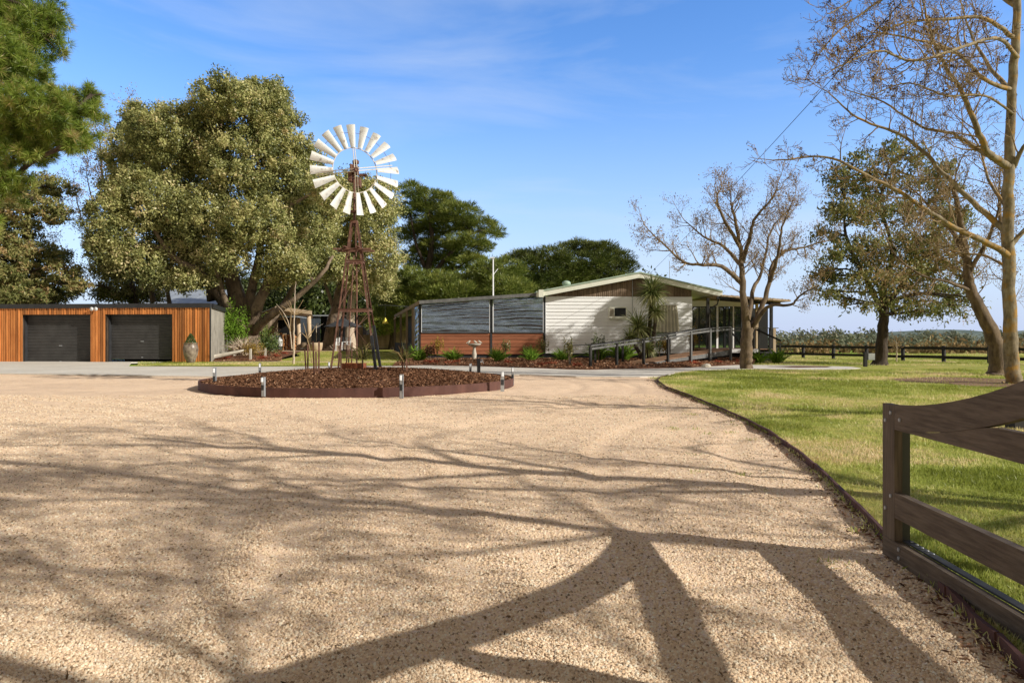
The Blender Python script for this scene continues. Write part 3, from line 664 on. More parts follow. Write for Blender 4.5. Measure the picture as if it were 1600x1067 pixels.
for i,(d0,d1) in enumerate(doors):
    b = MB(); zb = 0.02 if i == 0 else .26; z = zb; k = 0
    while z < DT:                        # corrugated curtain
        b.add([(d0+.05,.33,z),(d1-.05,.33,z),(d1-.05,.30,z+.04),(d0+.05,.30,z+.04),(d0+.05,.33,z+.085),(d1-.05,.33,z+.085)], [(0,1,2,3),(3,2,5,4)], smooth=False); z += .085
    b.box(d0+.05,d1-.05,.29,.34,zb-.06,zb-.001)
    o = b.build('roller_door', 'door_steel', ga, 'charcoal roller door, '+('fully shut' if i == 0 else 'left open a hand width at the bottom'))
    b = MB(); mx_ = (d0+d1)/2; b.box(mx_-.09,mx_+.09,.27,.292,zb+.9,zb+.94); b.build('lock', 'galv', o)
    b = MB(); b.box(mx_-.05,mx_+.05,.265,.285,zb+.01,zb+.05); b.build('handle', 'galv', o)
    b = MB(); b.box(d0+.0,d0+.05,.12,.35,0,DT); b.box(d1-.05,d1,.12,.35,0,DT); b.box(d0+.0,d1,.122,.35,DT,DT+.05); b.build('door_frame', 'black_metal', ga)
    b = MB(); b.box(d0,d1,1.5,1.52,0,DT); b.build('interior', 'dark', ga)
b = MB(); b.box(L0-.1,.09,-.10,.12,GT-.22,GT+.02); b.build('fascia', 'black_metal', ga)
# side wall and its fascia recede to the back
sw = Vector((ax(357,46),46,0)); inv = lambda p: Vector(((p-A0).dot(-gd), (p-A0).dot(Vector((gd.y,-gd.x,0))) , p.z))
q = inv(sw); q = Vector((q.x, abs(q.y), 0))
b = MB(); b.prism([(.0,.002,0),(.10,.002,0),(q.x+.0,q.y,0),(q.x-.12,q.y,0)], (0,0,GT-.2)); b.build('side_wall', 'render', ga)
b = MB(); b.prism([(.03,.125,GT-.22),(.16,.125,GT-.22),(q.x+.10,q.y,GT-.22),(q.x-.1,q.y,GT-.22)], (0,0,.24)); b.build('side_fascia', 'black_metal', ga)
b = MB(); b.box(.01,.10,-.04,.001,0,GT-.2); b.build('corner_post', 'black_metal', ga)
b = MB(); b.prism([(L0,.125,GT-.16),(.02,.125,GT-.16),(q.x-.05,q.y,GT-.25),(L0,q.y,GT-.25)], (0,0,.06)); b.build('roof', 'black_metal', ga)
for px in (147,153.5):
    s = gs(px); b = MB(); b.tube([(s,-.1,GT-.26),(s,-.18,GT-.27)], [.03,.10], 12); b.tube([(s,-.18,GT-.27),(s,-.21,GT-.275)], [.10,.105], 12); b.build('floodlight', 'white', ga)
# zinc roofed shed behind
s0 = thing('shed', 'corrugated zinc roofed shed rising behind the garage', 'shed', (ax(168,58),58,0))
w = ax(335,58)-ax(168,58); b = MB(); zt_ = H+(530-468)/F*58; zb_ = H+(530-460)/F*62
n = 60
for i in range(n): b.add([(i*w/n,0,zt_-.55),((i+1)*w/n,0,zt_-.55),((i+1)*w/n,5,zb_+(.5 if i > n*.2 else .2)),(i*w/n,5,zb_+(.5 if i > n*.2 else .2))], [(0,1,2,3)])
b.build('roof', 'shed_roof', s0)
b = MB()
for i in range(n*2): b.box(i*w/n/2,(i+1)*w/n/2-.02,.1+.03*(i%2),.2,0,zt_-.56)
b.build('wall', 'shed', s0)
# pot with cone topiary
pc = gp(298,568.5); pc.z = .05
t = thing('plant_pot', 'tall brown glazed urn against the garage battens', 'pot', pc)
b = MB(); b.lathe([(.19,0),(.20,.03),(.33,.40),(.38,.72),(.35,.93),(.31,.98),(.36,1.02),(.37,1.05),(.31,1.05),(.29,.98)], (0,0,0), 28); b.build('urn', 'pot', t)
b = MB(); b.lathe([(.29,.94),(.01,.96)], (0,0,0), 16); b.build('soil', 'mulch', t)
t = thing('topiary', 'small clipped green cone growing in the tall urn', 'topiary', pc+Vector((0,0,.96)))
r_ = np.random.RandomState(3); n = 1800; hh = r_.rand(n)**1.3; an = r_.rand(n)*6.28; rd = .30*(1-hh)**.8*(.9+.14*r_.rand(n))+.015
P = np.stack([rd*np.cos(an), rd*np.sin(an), .03+hh*.56],1)
leaves('foliage', P, r_.normal(size=(n,3)), P*np.array([1,1,0])+r_.normal(size=(n,3))*.15, .028, .014, .4+r_.normal(size=n)*.2, 'leaf_shrub', t)
b = MB(); b.tube([(0,0,-.04),(0,0,.5)], .02, 6); b.build('stem', 'bark_dark', t)

# ============================================================ SHEDS AND PERGOLA ON THE TERRACE
TZ = .45
def tp(px, py, d): return at(px, py, d)
t = thing('pergola', 'open timber pergola with flat pale roof and round posts on the terrace', 'pergola', (ax(460,52),52,TZ))
o0 = Vector((ax(460,52),52,TZ))
for px, d in ((455.5,54),(466,52),(482.5,51)):
    x = ax(px,d); b = MB(); zt_ = H+(530-(494 if px > 480 else 497))/F*d
    b.tube([(x+random.uniform(-.03,.03),d,TZ),(x+.04,d,(TZ+zt_)/2),(x,d,zt_)], [.17,.155,.165], 12); b.build('post', 'pale_timber', t, loc=-o0)
b = MB(); fl = at(430,480,50); fr = at(485,487.5,50); bl = at(400,492,60); br = at(487,494,56)
for i in range(26):
    a = fl.lerp(fr,i/26); a2 = fl.lerp(fr,(i+.92)/26); c = bl.lerp(br,i/26); c2 = bl.lerp(br,(i+.92)/26)
    b.prism([a,a2,c2,c], (0,0,.05))
b.build('roof', 'pale_timber', t, loc=-o0)
b = MB(); b.bar(fl+Vector((0,-.03,-.05)), fr+Vector((.1,-.03,-.05)), .06, .26); b.bar(fr+Vector((.05,0,-.05)), br+Vector((.05,0,-.05)), .06, .2); b.build('beam', 'pale_timber', t, loc=-o0)
t = thing('garden_shed', 'tan corrugated garden shed with dark doorway behind the pergola', 'shed', (ax(428,58),58,0.41)); o0 = Vector((ax(428,58),58,.41))
b = MB(); xa, xb, xc, xd = ax(405,58), ax(433.5,58), ax(447,58), ax(466,58); zt_ = H+(530-496)/F*58
n = 22
for i in range(n): u0 = xa+(xb-xa)*i/n; b.box(u0, u0+(xb-xa)/n*.72, 57.97, 58.05, .41, zt_)
b.box(xa,xb,58.0,58.1,.41,zt_); b.box(xb,xc,57.98,58.1,H+(530-500)/F*58,zt_); b.box(xb,xc,57.98,58.1,.41,H+(530-521)/F*58)
b.build('wall', 'tan_sheet', t, loc=-o0)
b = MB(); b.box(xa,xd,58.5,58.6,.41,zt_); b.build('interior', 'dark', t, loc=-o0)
b = MB(); b.box(xa-.1,xd,57.8,61,zt_+.003,zt_+.08); b.build('roof', 'shed_roof', t, loc=-o0)
t = thing('metal_shed', 'long blue grey corrugated metal shed across the back of the terrace', 'shed', (ax(520,62),62,.41)); o0 = Vector((ax(520,62),62,.41))
b = MB(); xa, xd = ax(458,62), ax(568,62); zt_ = H+(530-494)/F*62; o1, o2 = ax(500,62), ax(511,62); n = 66
for i in range(n):
    u0 = xa+(xd-xa)*i/n; u1 = u0+(xd-xa)/n*.6
    if not (o1 < u0 < o2): b.box(u0,u1,61.96,62.02,.41,zt_)
b.box(xa,o1,62.0,62.1,.41,zt_); b.box(o2,xd,62.0,62.1,.41,zt_); b.build('wall', 'shed', t, loc=-o0)
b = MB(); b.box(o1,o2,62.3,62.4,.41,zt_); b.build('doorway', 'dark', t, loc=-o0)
b = MB(); b.box(xa-.2,xd+.2,61.8,66,zt_+.003,zt_+.1); b.build('roof', 'shed_roof', t, loc=-o0)
# dark wall with windows right of the terrace, in the shade
t = thing('outbuilding', 'dark weatherboard outbuilding in deep shade left of the house', 'building', (ax(590,58),58,.41)); o0 = Vector((ax(590,58),58,.41))
b = MB(); xa, xd = ax(560,58), ax(640,58)
for i in range(14): b.box(xa,xd,57.98-.01*(i%2),58.1,.41+i*.2,.41+i*.2+.195)
b.build('wall', 'brown_slat', t, loc=-o0)
b = MB(); b.box(ax(567,58),ax(596,58),57.93,57.965,H+(530-523)/F*58,H+(530-499)/F*58); b.build('window', 'glass', t, loc=-o0)
b = MB(); b.box(xa-.2,xd,57.5,60,3.22,3.34); b.build('roof', 'black_metal', t, loc=-o0)
# market umbrella
uc = Vector((ax(536,50.8),50.8,TZ)); t = thing('market_umbrella', 'open charcoal market umbrella standing on the terrace', 'umbrella', uc)
ue = H+(530-510)/F*50.8-TZ; ua = H+(530-496)/F*50.8-TZ; R_ = 1.42
b = MB(); vs = [(0,0,ua)]; nn = 8
for k, f in ((1,.33),(2,.66),(3,1.0)):
    for i in range(nn*2):
        a = math.pi*i/nn; sag = (.06 if i%2 else 0)*f; r = R_*f*(1-(.05 if i%2 else 0))
        vs.append((r*math.cos(a), r*math.sin(a), ua-(ua-ue)*f**.85-sag))
m_ = nn*2; fs = [(0,1+i,1+(i+1)%m_) for i in range(m_)]+[(1+k*m_+i,1+(k+1)*m_+i,1+(k+1)*m_+(i+1)%m_,1+k*m_+(i+1)%m_) for k in range(2) for i in range(m_)]
b.add(vs, fs); b.build('canopy', 'umbrella', t)
b = MB(); b.tube([(0,0,0),(0,0,ua+.08)], .035, 8); b.build('pole', 'block', t)
b = MB(); b.lathe([(.3,0),(.3,.06),(.06,.1)], (0,0,0), 14); b.build('base', 'block', t)
# planter tubs, chairs, gas bottle, stacked timber, barbecue
t = thing('planter_tub', 'round woven tub planter beside the right hand pergola post', 'planter', (ax(494,50.4),50.4,TZ))
b = MB(); b.lathe([(.36,0),(.42,.1),(.46,.35),(.48,.60),(.44,.60),(.42,.5)], (0,0,0), 20); b.build('tub', 'pale_timber', t)
b = MB(); b.tube([(0,0,.4),(.02,0,1.2),(0,0,1.9)], [.03,.025,.02], 6); [b.tube([(0,0,1.7),(.5*math.cos(k),.5*math.sin(k),2.0)], [.012,.005], 4) for k in (.2,1.5,2.9,4)]; b.build('bare_stem', 'bark_pale', t)
t = thing('barrel', 'small dark wooden barrel between the pergola posts', 'barrel', (ax(475,50.6),50.6,TZ))
b = MB(); b.lathe([(.22,0),(.28,.25),(.28,.4),(.23,.62),(.20,.62)], (0,0,0), 18); b.build('staves', 'bark_mid', t); b = MB(); b.lathe([(.275,.14),(.285,.17),(.275,.20)],(0,0,0),18); b.build('hoop', 'galv', t)
t = thing('timber_stack', 'pile of orange sawn firewood under the pergola', 'firewood', (ax(449,52.5),52.5,TZ)); rr = random.Random(6)
b = MB()
for k in range(46):
    x = rr.uniform(-.55,.5); z = .07+.135*(k//5); x = -.5+(k%5)*.25+rr.uniform(-.03,.03); 
    b.tube([(x,rr.uniform(-.2,-.1),z),(x+rr.uniform(-.03,.03),.3,z)], .075+rr.uniform(-.012,.008), 6, smooth=False)
b.build('logs', 'red_wood', t)
t = thing('gas_bottle', 'white gas bottle standing by the barbecue', 'gas bottle', (ax(437,50.2),50.2,TZ+.3))
b = MB(); b.lathe([(.12,0),(.19,.06),(.20,.45),(.12,.56),(.05,.6)], (0,0,0), 16); b.build('cylinder', 'white', t); b = MB(); b.lathe([(.09,.56),(.09,.68)],(0,0,0),10); b.build('collar', 'white', t)
b = MB(); b.lathe([(.17,-.3),(.17,-.002)],(0,0,0),10); b.build('stand', 'block', t)
t = thing('barbecue', 'dark covered barbecue beside the stacked timber', 'barbecue', (ax(429,51),51,TZ))
b = MB(); b.box(-.5,.5,-.3,.3,.75,.85); b.box(-.62,-.5,-.25,.25,.8,.83); b.build('shelf', 'galv', t)
b = MB(); b.add([(-.45,-.28,.86),(.45,-.28,.86),(.45,.28,.86),(-.45,.28,.86),(-.4,-.15,1.15),(.4,-.15,1.15),(.4,.2,1.15),(-.4,.2,1.15)], [(0,1,5,4),(1,2,6,5),(2,3,7,6),(3,0,4,7),(4,5,6,7)]); b.build('lid', 'block', t)
b = MB(); b.box(-.42,.42,-.26,.26,.1,.748); b.build('cabinet', 'block', t)
ch = None
for px,d,rz,lb in ((529,50.4,.4,'white garden chair at the left under the umbrella'),(541,51.4,-.5,'white garden chair at the right behind the windmill legs')):
    if ch is None:
        ch = thing('garden_chair', lb, 'chair', (ax(px,d),d,TZ), 'white garden chairs'); ch.rotation_euler.z = rz
        b = MB(); b.box(-.25,.25,-.25,.25,.42,.46); b.build('seat', 'white', ch)
        b = MB(); [b.box(-.25+i*.11,-.19+i*.11,.22,.25,.47,.95) for i in range(5)]; b.box(-.25,.25,.215,.255,.952,1.0); b.build('backrest', 'white', ch)
        for sx in (-.22,.22):
            for sy in (-.22,.22): b = MB(); b.box(sx-.025,sx+.025,sy-.025,sy+.025,0,.418); b.build('leg', 'white', ch)
            b = MB(); b.box(sx-.03,sx+.03,-.22,.21,.64,.67); b.box(sx-.02,sx+.02,-.21,-.17,.462,.638); b.build('armrest', 'white', ch)
    else: copy_thing(ch, (ax(px,d),d,TZ), lb, rz)
# yellow bird feeder hanging from the eave
t = thing('bird_feeder', 'yellow triangular bird feeder hanging near the shaded outbuilding', 'bird feeder', tuple(at(602,503,45)))
b = MB(); b.lathe([(.19,-.12),(.22,-.10),(.02,.28)], (0,0,0), 4, smooth=False); b.build('canopy', 'yellow', t)
b = MB(); b.tube([(0,0,.28),(0,0,1.1)], .006, 4); b.tube([(-.5,.2,1.1),(0,0,1.1),(1.6,0,1.0)], .02, 5); b.build('cord', 'block', t)
# left garden
shrub('shrub', 'yellow flowering shrub in the mulch beside the garage wall', (ax(395,40),40,.22), 1.0, .75, 'leaf_yellow', 1500, .035, seed=2, low=.05)
shrub('shrub', 'broad green shrub right of the yellow flowering one', (ax(421,42),42,.25), 1.5, .8, 'leaf_shrub', 1600, .06, seed=3, low=.05)
shrub('camellia', 'tall glossy camellia growing against the big tree trunk', (ax(366,44),44,.35), 3.3, .95, 'leaf_bright', 2600, .07, seed=4, low=.08)
shrub('shrub', 'dark ivy covered shrub at the right foot of the big tree', (ax(400,46.5),46.5,.4), 2.6, 1.1, 'leaf_pine', 3000, .08, seed=5, low=.0)
shrub('shrub', 'purple leaved shrub behind the gas bottle', (ax(424,49.5),49.5,.4), 1.9, .6, 'bud_dark', 900, .05, seed=6, low=.3)
tuft('feather_grass', 'pale feathery grass clump beside the yellow flowering shrub', (ax(379,41.5),41.5,.3), 300, 1.1, .5, 'bark_pale', seed=4, w=.012)
b = MB(); c0 = gp(355,558,.28); b.tube([c0+Vector((-.9,0,.0)), c0+Vector((-.2,0,.12)), c0+Vector((.5,.1,.28)), c0+Vector((.9,.1,.40))], [.1,.13,.09,.04], 10); tag(b.build('fallen_log', 'stone_white'), 'pale driftwood log lying in the mulch by the garage wall', 'log')
for px, d, hh, lb in ((391.5,38.9,.62,'white stake in front of the yellow flowering shrub'),(414.5,41,.42,'white stake before the broad green shrub'),(366,41,.4,'white stake at the foot of the camellia')):
    b = MB(); b.box(-.05,.05,-.05,.05,-.1,hh); b.lathe([(.07,hh+.001),(.07,hh+.04)], (0,0,0), 8); o = b.build('garden_stake', 'stone_white', loc=(ax(px,d),d,.1 if d < 40 else .3)); tag(o, lb, 'stake', 'white stakes in the left garden')
r_ = random.Random(9)
for k,(px,d) in enumerate([(340,39),(352,39.5),(408,39.5),(432,41.5),(445,45)]):
    tuft('ground_plant', ['small red ground plant nearest the garage corner','small red plant before the pale log','small red plant right of the yellow flowering shrub','small red plant below the broad green shrub','small red plant near the terrace edge'][k], (ax(px,d),d,.12+.02*(d-38)), 60, .3, .3, 'leaf_red', seed=20+k, group='red ground plants by the garage')
# leaf litter over the garden soil
n = 9000; d_ = rng.uniform(38.2,48,n); px_ = rng.uniform(332,440,n); 
P = np.stack([(px_-800)/F*d_, d_, .10+(d_-38)*.045],1); A = rng.normal(size=(n,3)); A[:,2]*=.3
tag(leaves('garden_chips', P, A, np.array([[0,-.3,1.]])+rng.normal(size=(n,3))*.4, rng.uniform(.03,.09,n), rng.uniform(.015,.04,n), rng.beta(2,2.5,n), 'chips'), kind='stuff')

# ============================================================ HOUSE
th = R(3.0); P0 = Vector((ax(655,39),39,0)); U = Vector((math.cos(th),math.sin(th),0)); NN = Vector((-math.sin(th),math.cos(th),0))
def hs_(px, o=0):
    k = (px-800)/F; return (k*(P0.y+o*NN.y)-P0.x-o*NN.x)/(U.x-k*U.y)
def hz_(s, o, py): return H-(py-HY)/F*(P0.y+s*U.y+o*NN.y)
def hp(px, py, o=0): s = hs_(px,o); return Vector((s,o,hz_(s,o,py)))
ho = thing('house', 'single storey white weatherboard house with low green gable roof and enclosed side verandah', 'house', P0, rz=th)
s1, s2, s3 = hs_(853), hs_(1080), hs_(767.5)
WZ0 = hz_((s1+s2)/2,0,552); WZ1 = hz_((s1+s2)/2,0,463.5)
# weatherboards
def boards(b, s0, s1_, z0, z1, o=0, h=.15, tint=None, jitter=0):
    z = z0
    while z < z1-.02:
        zt = min(z+h, z1); b.add([(s0,o-.038,z),(s1_,o-.038,z),(s1_,o-.004,zt),(s0,o-.004,zt),(s0,o-.001,z),(s1_,o-.001,z)], [(0,1,2,3),(0,4,5,1)], tint=random.random()); z = zt
b = MB(); boards(b, s1+.02, s2, WZ0, WZ1, h=.20); b.box(s1+.02,s2,.0,.12,WZ0,WZ1); b.build('wall', 'white_board', ho)
b = MB(); b.box(s2,s2+.05,-.035,.1,WZ0,WZ1); b.box(s1-.04,s1+.02,-.035,.1,WZ0,WZ1); b.build('corner_trim', 'white_board', ho)
b = MB(); b.box(0,s2+.0,.06,.2,0,WZ0); b.build('skirting', 'block', ho)
# gable
ap = hp(1000,433.5,-.5); gl = hp(838,464,-.5); gr = hp(1129,463,-.5)
for a, c, nm in ((gl,ap,'l'),(ap,gr,'r')):
    b = MB(); b.prism([a+Vector((0,0,-.02)), c+Vector((0,0,-.02)), c+Vector((0,0,.24)), a+Vector((0,0,.24))], (0,.04,0)); b.build('fascia', 'cream', ho)
    b = MB(); nrm = Vector((0,0,1)); n = 1
    b.prism([a+Vector((0,-.04,.245)), c+Vector((0,-.04,.245)), c+Vector((0,-.04,.33)), a+Vector((0,-.04,.33))], (0,12,0)); b.build('roof', 'pale_green', ho)
    b = MB(); b.prism([a+Vector((0,.04,.10)), c+Vector((0,.04,.10)), c+Vector((0,.04,.13)), a+Vector((0,.04,.13))], (0,11.8,0)); b.build('soffit', 'cream', ho)
b = MB(); s = s1; i = 0
while s < s2:
    zt = (gl.z+(ap.z-gl.z)*(s-gl.x)/(ap.x-gl.x)) if s < ap.x else (gr.z+(ap.z-gr.z)*(gr.x-s)/(gr.x-ap.x))
    if zt-.02 > WZ1+.05: b.box(s, s+.055, -.03 if i%2 else -.012, .05, WZ1+.003, zt-.0)
    s += .06; i += 1
b.build('gable_slats', 'brown_slat', ho)
b = MB(); x = hs_(988); b.box(x-.015,x+.015,-.05,-.027,hz_(x,0,505),hz_(x,0,436)); b.build('conduit', 'galv', ho)
b = MB(); q = hp(845,461,-.55); b.box(q.x-.12,q.x+.16,-.58,-.505,q.z-.12,q.z+.3); b.build('gutter_end', 'cream', ho)
# roof vent, flue and aerials
t = thing('roof_vent', 'pale green spinning roof vent on the left slope of the gable roof', 'roof vent', tuple(P0+U*hs_(885,3)+NN*3+Vector((0,0,hz_(hs_(885,3),3,452)))))
b = MB(); b.lathe([(.16,0),(.16,.20),(.20,.22)], (0,0,0), 14); b.build('neck', 'pale_green', t)
b = MB(); b.lathe([(.19,.22),(.26,.30),(.27,.38),(.22,.47),(.08,.53)], (0,0,0), 20, smooth=False); b.build('dome', 'pale_green', t)
t = thing('aerial', 'thin aerial mast on the right slope of the house roof', 'aerial', tuple(at(1046,448,43)))
b = MB(); b.tube([(0,0,-.3),(0,0,1.6)], .018, 6); b.build('mast', 'galv', t); b = MB(); [b.tube([(-.02,-.1,1.1+k*.1),(.04,.1,1.1+k*.1)], .006, 4) for k in range(4)]; b.build('crossbar', 'galv', t)
t = thing('light_pole', 'slim white pole rising behind the verandah roof', 'pole', (ax(770.5,50),50,0)); zt_ = H+(530-404)/F*50
b = MB(); b.tube([(0,0,0),(0,0,zt_)], [.07,.05], 8); b.tube([(0,0,zt_-1.2),(.35,0,zt_-.75)], .02, 5); b.build('mast', 'white', t)
b = MB(); b.box(-.22,.12,-.08,.08,zt_,zt_+.09); b.build('lamp_head', 'white', t)
# air conditioner
c0 = hp(950,497); c1 = hp(977,480); b = MB(); b.box(c0.x,c1.x,-.42,-.03,c0.z,c1.z); o = b.build('air_conditioner', 'cream', ho)
b = MB(); b.box(c0.x+.30,c1.x-.06,-.425,-.42-.001,c0.z+.09,c1.z-.06)
for k in range(9): z = c0.z+.09+k*(c1.z-c0.z-.15)/9; b.box(c0.x+.31,c1.x-.07,-.435,-.4255,z,z+.012)
b.build('grille', 'block', o); b = MB(); [b.box(c0.x+.03+k*.04,c0.x+.05+k*.04,-.428,-.421,c0.z+.08,c1.z-.1) for k in range(6)]; b.build('vent', 'brown_slat', o)
b = MB(); b.box(c0.x+.1,c1.x-.1,-.40,-.03,c0.z-.06,c0.z-.003); b.build('bracket', 'cream', o)
# awning over window
aT0, aT1 = hp(1024,477,-.05), hp(1058,477,-.05); aB0, aB1 = hp(1019,519,-.75), hp(1062,519,-.75); n = 15
wz0, wz1 = hz_(hs_(1040),0,525), aT0.z-.05
b = MB(); b.box(aT0.x+.05,aT1.x-.05,-.05,-.03,wz0,wz1); o = b.build('window', 'glass', ho)
b = MB(); 
for x in (aT0.x, aT1.x-.06): b.box(x,x+.06,-.06,-.028,wz0-.05,wz1)
b.box(aT0.x-.03,aT1.x+.03,-.10,-.028,wz0-.11,wz0-.051); b.build('window_frame', 'white_board', o)
b = MB()
for i in range(n):
    a, c, d, e = aT0.lerp(aT1,i/n), aT0.lerp(aT1,(i+1)/n), aB0.lerp(aB1,(i+1)/n), aB0.lerp(aB1,i/n); mo = Vector((0,-.03,.012)) if i%2 else Vector((0,0,0))
    b.add([a+mo,c+mo,d+mo,e+mo], [(3,2,1,0)], tint=.15 if i%2 else .95)
b.build('awning', 'awning', ho)
b = MB(); 
for k in range(5): z = hz_(hs_(1040),-.3,520)-.035*k; b.box(aB0.x+.1,aB1.x-.15,-.30,-.24,z-.022,z)
b.build('louvre', 'pale_green', ho)
# enclosed verandah (left): lower boards, blinds, posts, lean-to roof
vz0 = hz_(s3,0,553.5); vz1 = hz_(s3,0,519.5)
b = MB(); z = vz0
while z < vz1-.02: b.box(.05,s1-.04,-.02+random.uniform(0,.004),.05,z,min(z+.205,vz1)-.014); z += .21
b.build('lower_wall', 'red_board', ho)
roofA = hp(655,475,-.35); roofB = hp(843,462.5,-.35)
def rz_(s): return roofA.z+(roofB.z-roofA.z)*(s-roofA.x)/(roofB.x-roofA.x)
b = MB(); b.prism([roofA, roofB, roofB+Vector((0,0,.19)), roofA+Vector((0,0,.19))], (0,.05,0)); b.build('fascia', 'grey_post', ho)
b = MB(); b.prism([(s,-.30,rz_(s)+.145) for s in (0,s1)]+[(s1,8,rz_(s1)+.1),(hs_(615,13)+.3,13,2.95)], (0,0,.03)); b.build('roof', 'shed_roof', ho)
for s in (0.03, s3, s1-.09):
    b = MB(); b.box(s-.06,s+.06,-.045,.06,0.0,rz_(s)+.05); b.build('post', 'block' if s > 1 else 'black_timber', ho)
def blind(p, q, z0, z1a, z1b, off, name_parent, seedn, par):
    """clear roll-down blind, rippled cloth between two local points"""
    b = MB(); nxx, nzz = 40, 70; rr = random.Random(seedn); ph = [rr.uniform(0,6) for _ in range(6)]; vs = []
    for j in range(nzz+1):
        for i in range(nxx+1):
            u, v = i/nxx, j/nzz; base = p.lerp(q,u); z = z0+(z1a+(z1b-z1a)*u-z0)*v
            y = .015*math.sin(v*62+1.1*math.sin(u*5+ph[0])+ph[1])*(.5+.5*math.sin(u*3+v*5+ph[2]))+.010*math.sin(v*27+u*2+ph[3])+.008*math.sin(u*23+v*13+ph[4])
            vs.append(base+off*(.02+abs(.0)+y+.03)+Vector((0,0,z)))
    b.add(vs, [(j*(nxx+1)+i, j*(nxx+1)+i+1, (j+1)*(nxx+1)+i+1, (j+1)*(nxx+1)+i) for j in range(nzz) for i in range(nxx)], smooth=True)
    o = b.build('blind', 'blind', par); b = MB(); b.tube([p+off*.05+Vector((0,0,z0-.01)), q+off*.05+Vector((0,0,z0-.01))], .045, 10); b.build('bottom_roll', 'block', o)
    b = MB()
    for pt in (p,q): b.tube([pt+off*.09+Vector((0,0,z0)), pt+off*.09+Vector((0,0,(z1a if pt is p else z1b)))], .014, 6)
    b.build('guide_rail', 'white', o)
off = Vector((0,-1,0))
blind(Vector((.14,0,0)), Vector((s3-.10,0,0)), vz1+.01, rz_(.14)-.02, rz_(s3-.1)-.02, off, None, 3, ho)
blind(Vector((s3+.12,0,0)), Vector((s1-.17,0,0)), vz1+.01, rz_(s3+.12)-.02, rz_(s1-.17)-.02, off, None, 7, ho)
# left side of the verandah
e = Vector((hs_(616,12.5),12.5,0))
for f in (.12,.2,.42,.68,.97):
    b = MB(); p = Vector((0,0,0)).lerp(e,f); zt_ = 3.32-.35*f; b.box(p.x-.07,p.x+.07,p.y-.07,p.y+.07,0,zt_); b.build('post', 'brown_slat', ho)
b = MB(); b.prism([(0,.1,0),(.05,.1,0),(e.x+.05,e.y,0),(e.x,e.y,0)], (0,0,1.05)); b.build('side_wall', 'block', ho)
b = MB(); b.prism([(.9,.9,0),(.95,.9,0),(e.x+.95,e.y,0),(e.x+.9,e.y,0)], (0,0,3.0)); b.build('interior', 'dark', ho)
b = MB(); b.bar(Vector((0,-.3,3.36)), Vector((e.x,e.y,3.0)), .05, .22); b.build('side_fascia', 'brown_slat', ho)
blind(Vector((-.02,.4,0)), Vector((e.x*.11,e.y*.115,0)), .55, 3.25, 3.2, Vector((-1,-.15,0)), None, 5, ho)
# right end: glass doors under the verandah
dz = hz_(hs_(1140,-.6),-.6,545); RO = 1.7
def pane(b, px0, px1, y0, y1, o): 
    a, c = hp(px0,y1,o), hp(px1,y0,o); b.box(a.x,c.x,o-.01,o+.01,a.z,c.z)
topz = hz_(hs_(1120,RO),RO,479)
for px0,px1 in ((1081.5,1092),(1092.5,1103.5),(1109.5,1119),(1122.5,1132),(1132.8,1139),(1140,1144.5),(1147,1158)):
    b = MB(); a, c = hs_(px0,RO), hs_(px1,RO); b.box(a+.03,c-.03,RO-.01,RO+.01,dz+.05,topz-.05); o = b.build('window', 'glass', ho)
    b = MB(); b.box(a-.0,a+.028,RO-.04,RO+.03,dz,topz); b.box(c-.028,c,RO-.04,RO+.03,dz,topz); b.box(a+.029,c-.029,RO-.04,RO+.03,topz-.05,topz); b.box(a+.029,c-.029,RO-.04,RO+.03,dz,dz+.05); b.build('window_frame', 'black_metal', o)
b = MB(); b.box(s2+.06,hs_(1160,RO),RO,RO+.12,topz+.003,topz+.35); b.build('header', 'cream', ho)
b = MB(); b.box(hs_(1104,RO),hs_(1109,RO),RO-.03,RO+.1,dz,topz); b.box(hs_(1119.2,RO),hs_(1122.3,RO),RO-.03,RO+.1,dz,topz); b.box(hs_(1144.7,RO),hs_(1146.8,RO),RO-.03,RO+.1,dz,topz); b.build('mullion', 'white_board', ho)
b = MB(); b.box(s2+.051,s2+.1,.12,RO,dz,WZ1); b.build('return_wall', 'white_board', ho)
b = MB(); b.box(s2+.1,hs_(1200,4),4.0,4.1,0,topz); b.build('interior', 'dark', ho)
VR = hs_(1236,-.6)
vr0 = hp(1128,463.5,-.7); vr1 = hp(1236,471.5,-.7)
b = MB(); n = 90
for i in range(n):
    a = vr0.lerp(vr1,i/n); c = vr0.lerp(vr1,(i+.9)/n); dzr = .02*(i%2)
    b.prism([a+Vector((0,0,dzr)),c+Vector((0,0,dzr)),c+Vector((0,6.4,dzr+.1)),a+Vector((0,6.4+random.uniform(-.2,.2),dzr+.1))], (0,0,.07+random.uniform(0,.05)))
b.build('verandah_roof', 'pale_timber', ho)
b = MB(); b.prism([vr0+Vector((0,.25,-.22)), vr1+Vector((-.5,.25,-.20)), vr1+Vector((-.5,.25,-.03)), vr0+Vector((0,.25,-.03))], (0,.06,0)); b.build('verandah_beam', 'black_timber', ho)
b = MB(); g0_ = hp(1120,466,-.55); b.box(g0_.x,g0_.x+.95,-.62,-.50,g0_.z-.04,g0_.z+.09); b.tube([(g0_.x+.1,-.55,g0_.z-.05),(g0_.x+.05,-.5,g0_.z-.35),(g0_.x-.35,-.35,g0_.z-.6),(g0_.x-.4,-.33,g0_.z-1.2)], .04, 8); b.build('gutter', 'block', ho)
for px, o_, y0, mt in ((1106,-.3,466,'black_timber'),(1175,-.5,470,'black_timber'),(1205,-.5,471,'black_timber'),(1182.5,2.5,474,'pale_timber'),(1209.5,-.1,512,'pale_timber')):
    s = hs_(px,o_); b = MB(); b.box(s-.075,s+.075,o_-.075,o_+.075,0,hz_(s,o_,y0)); b.build('verandah_post', mt, ho)
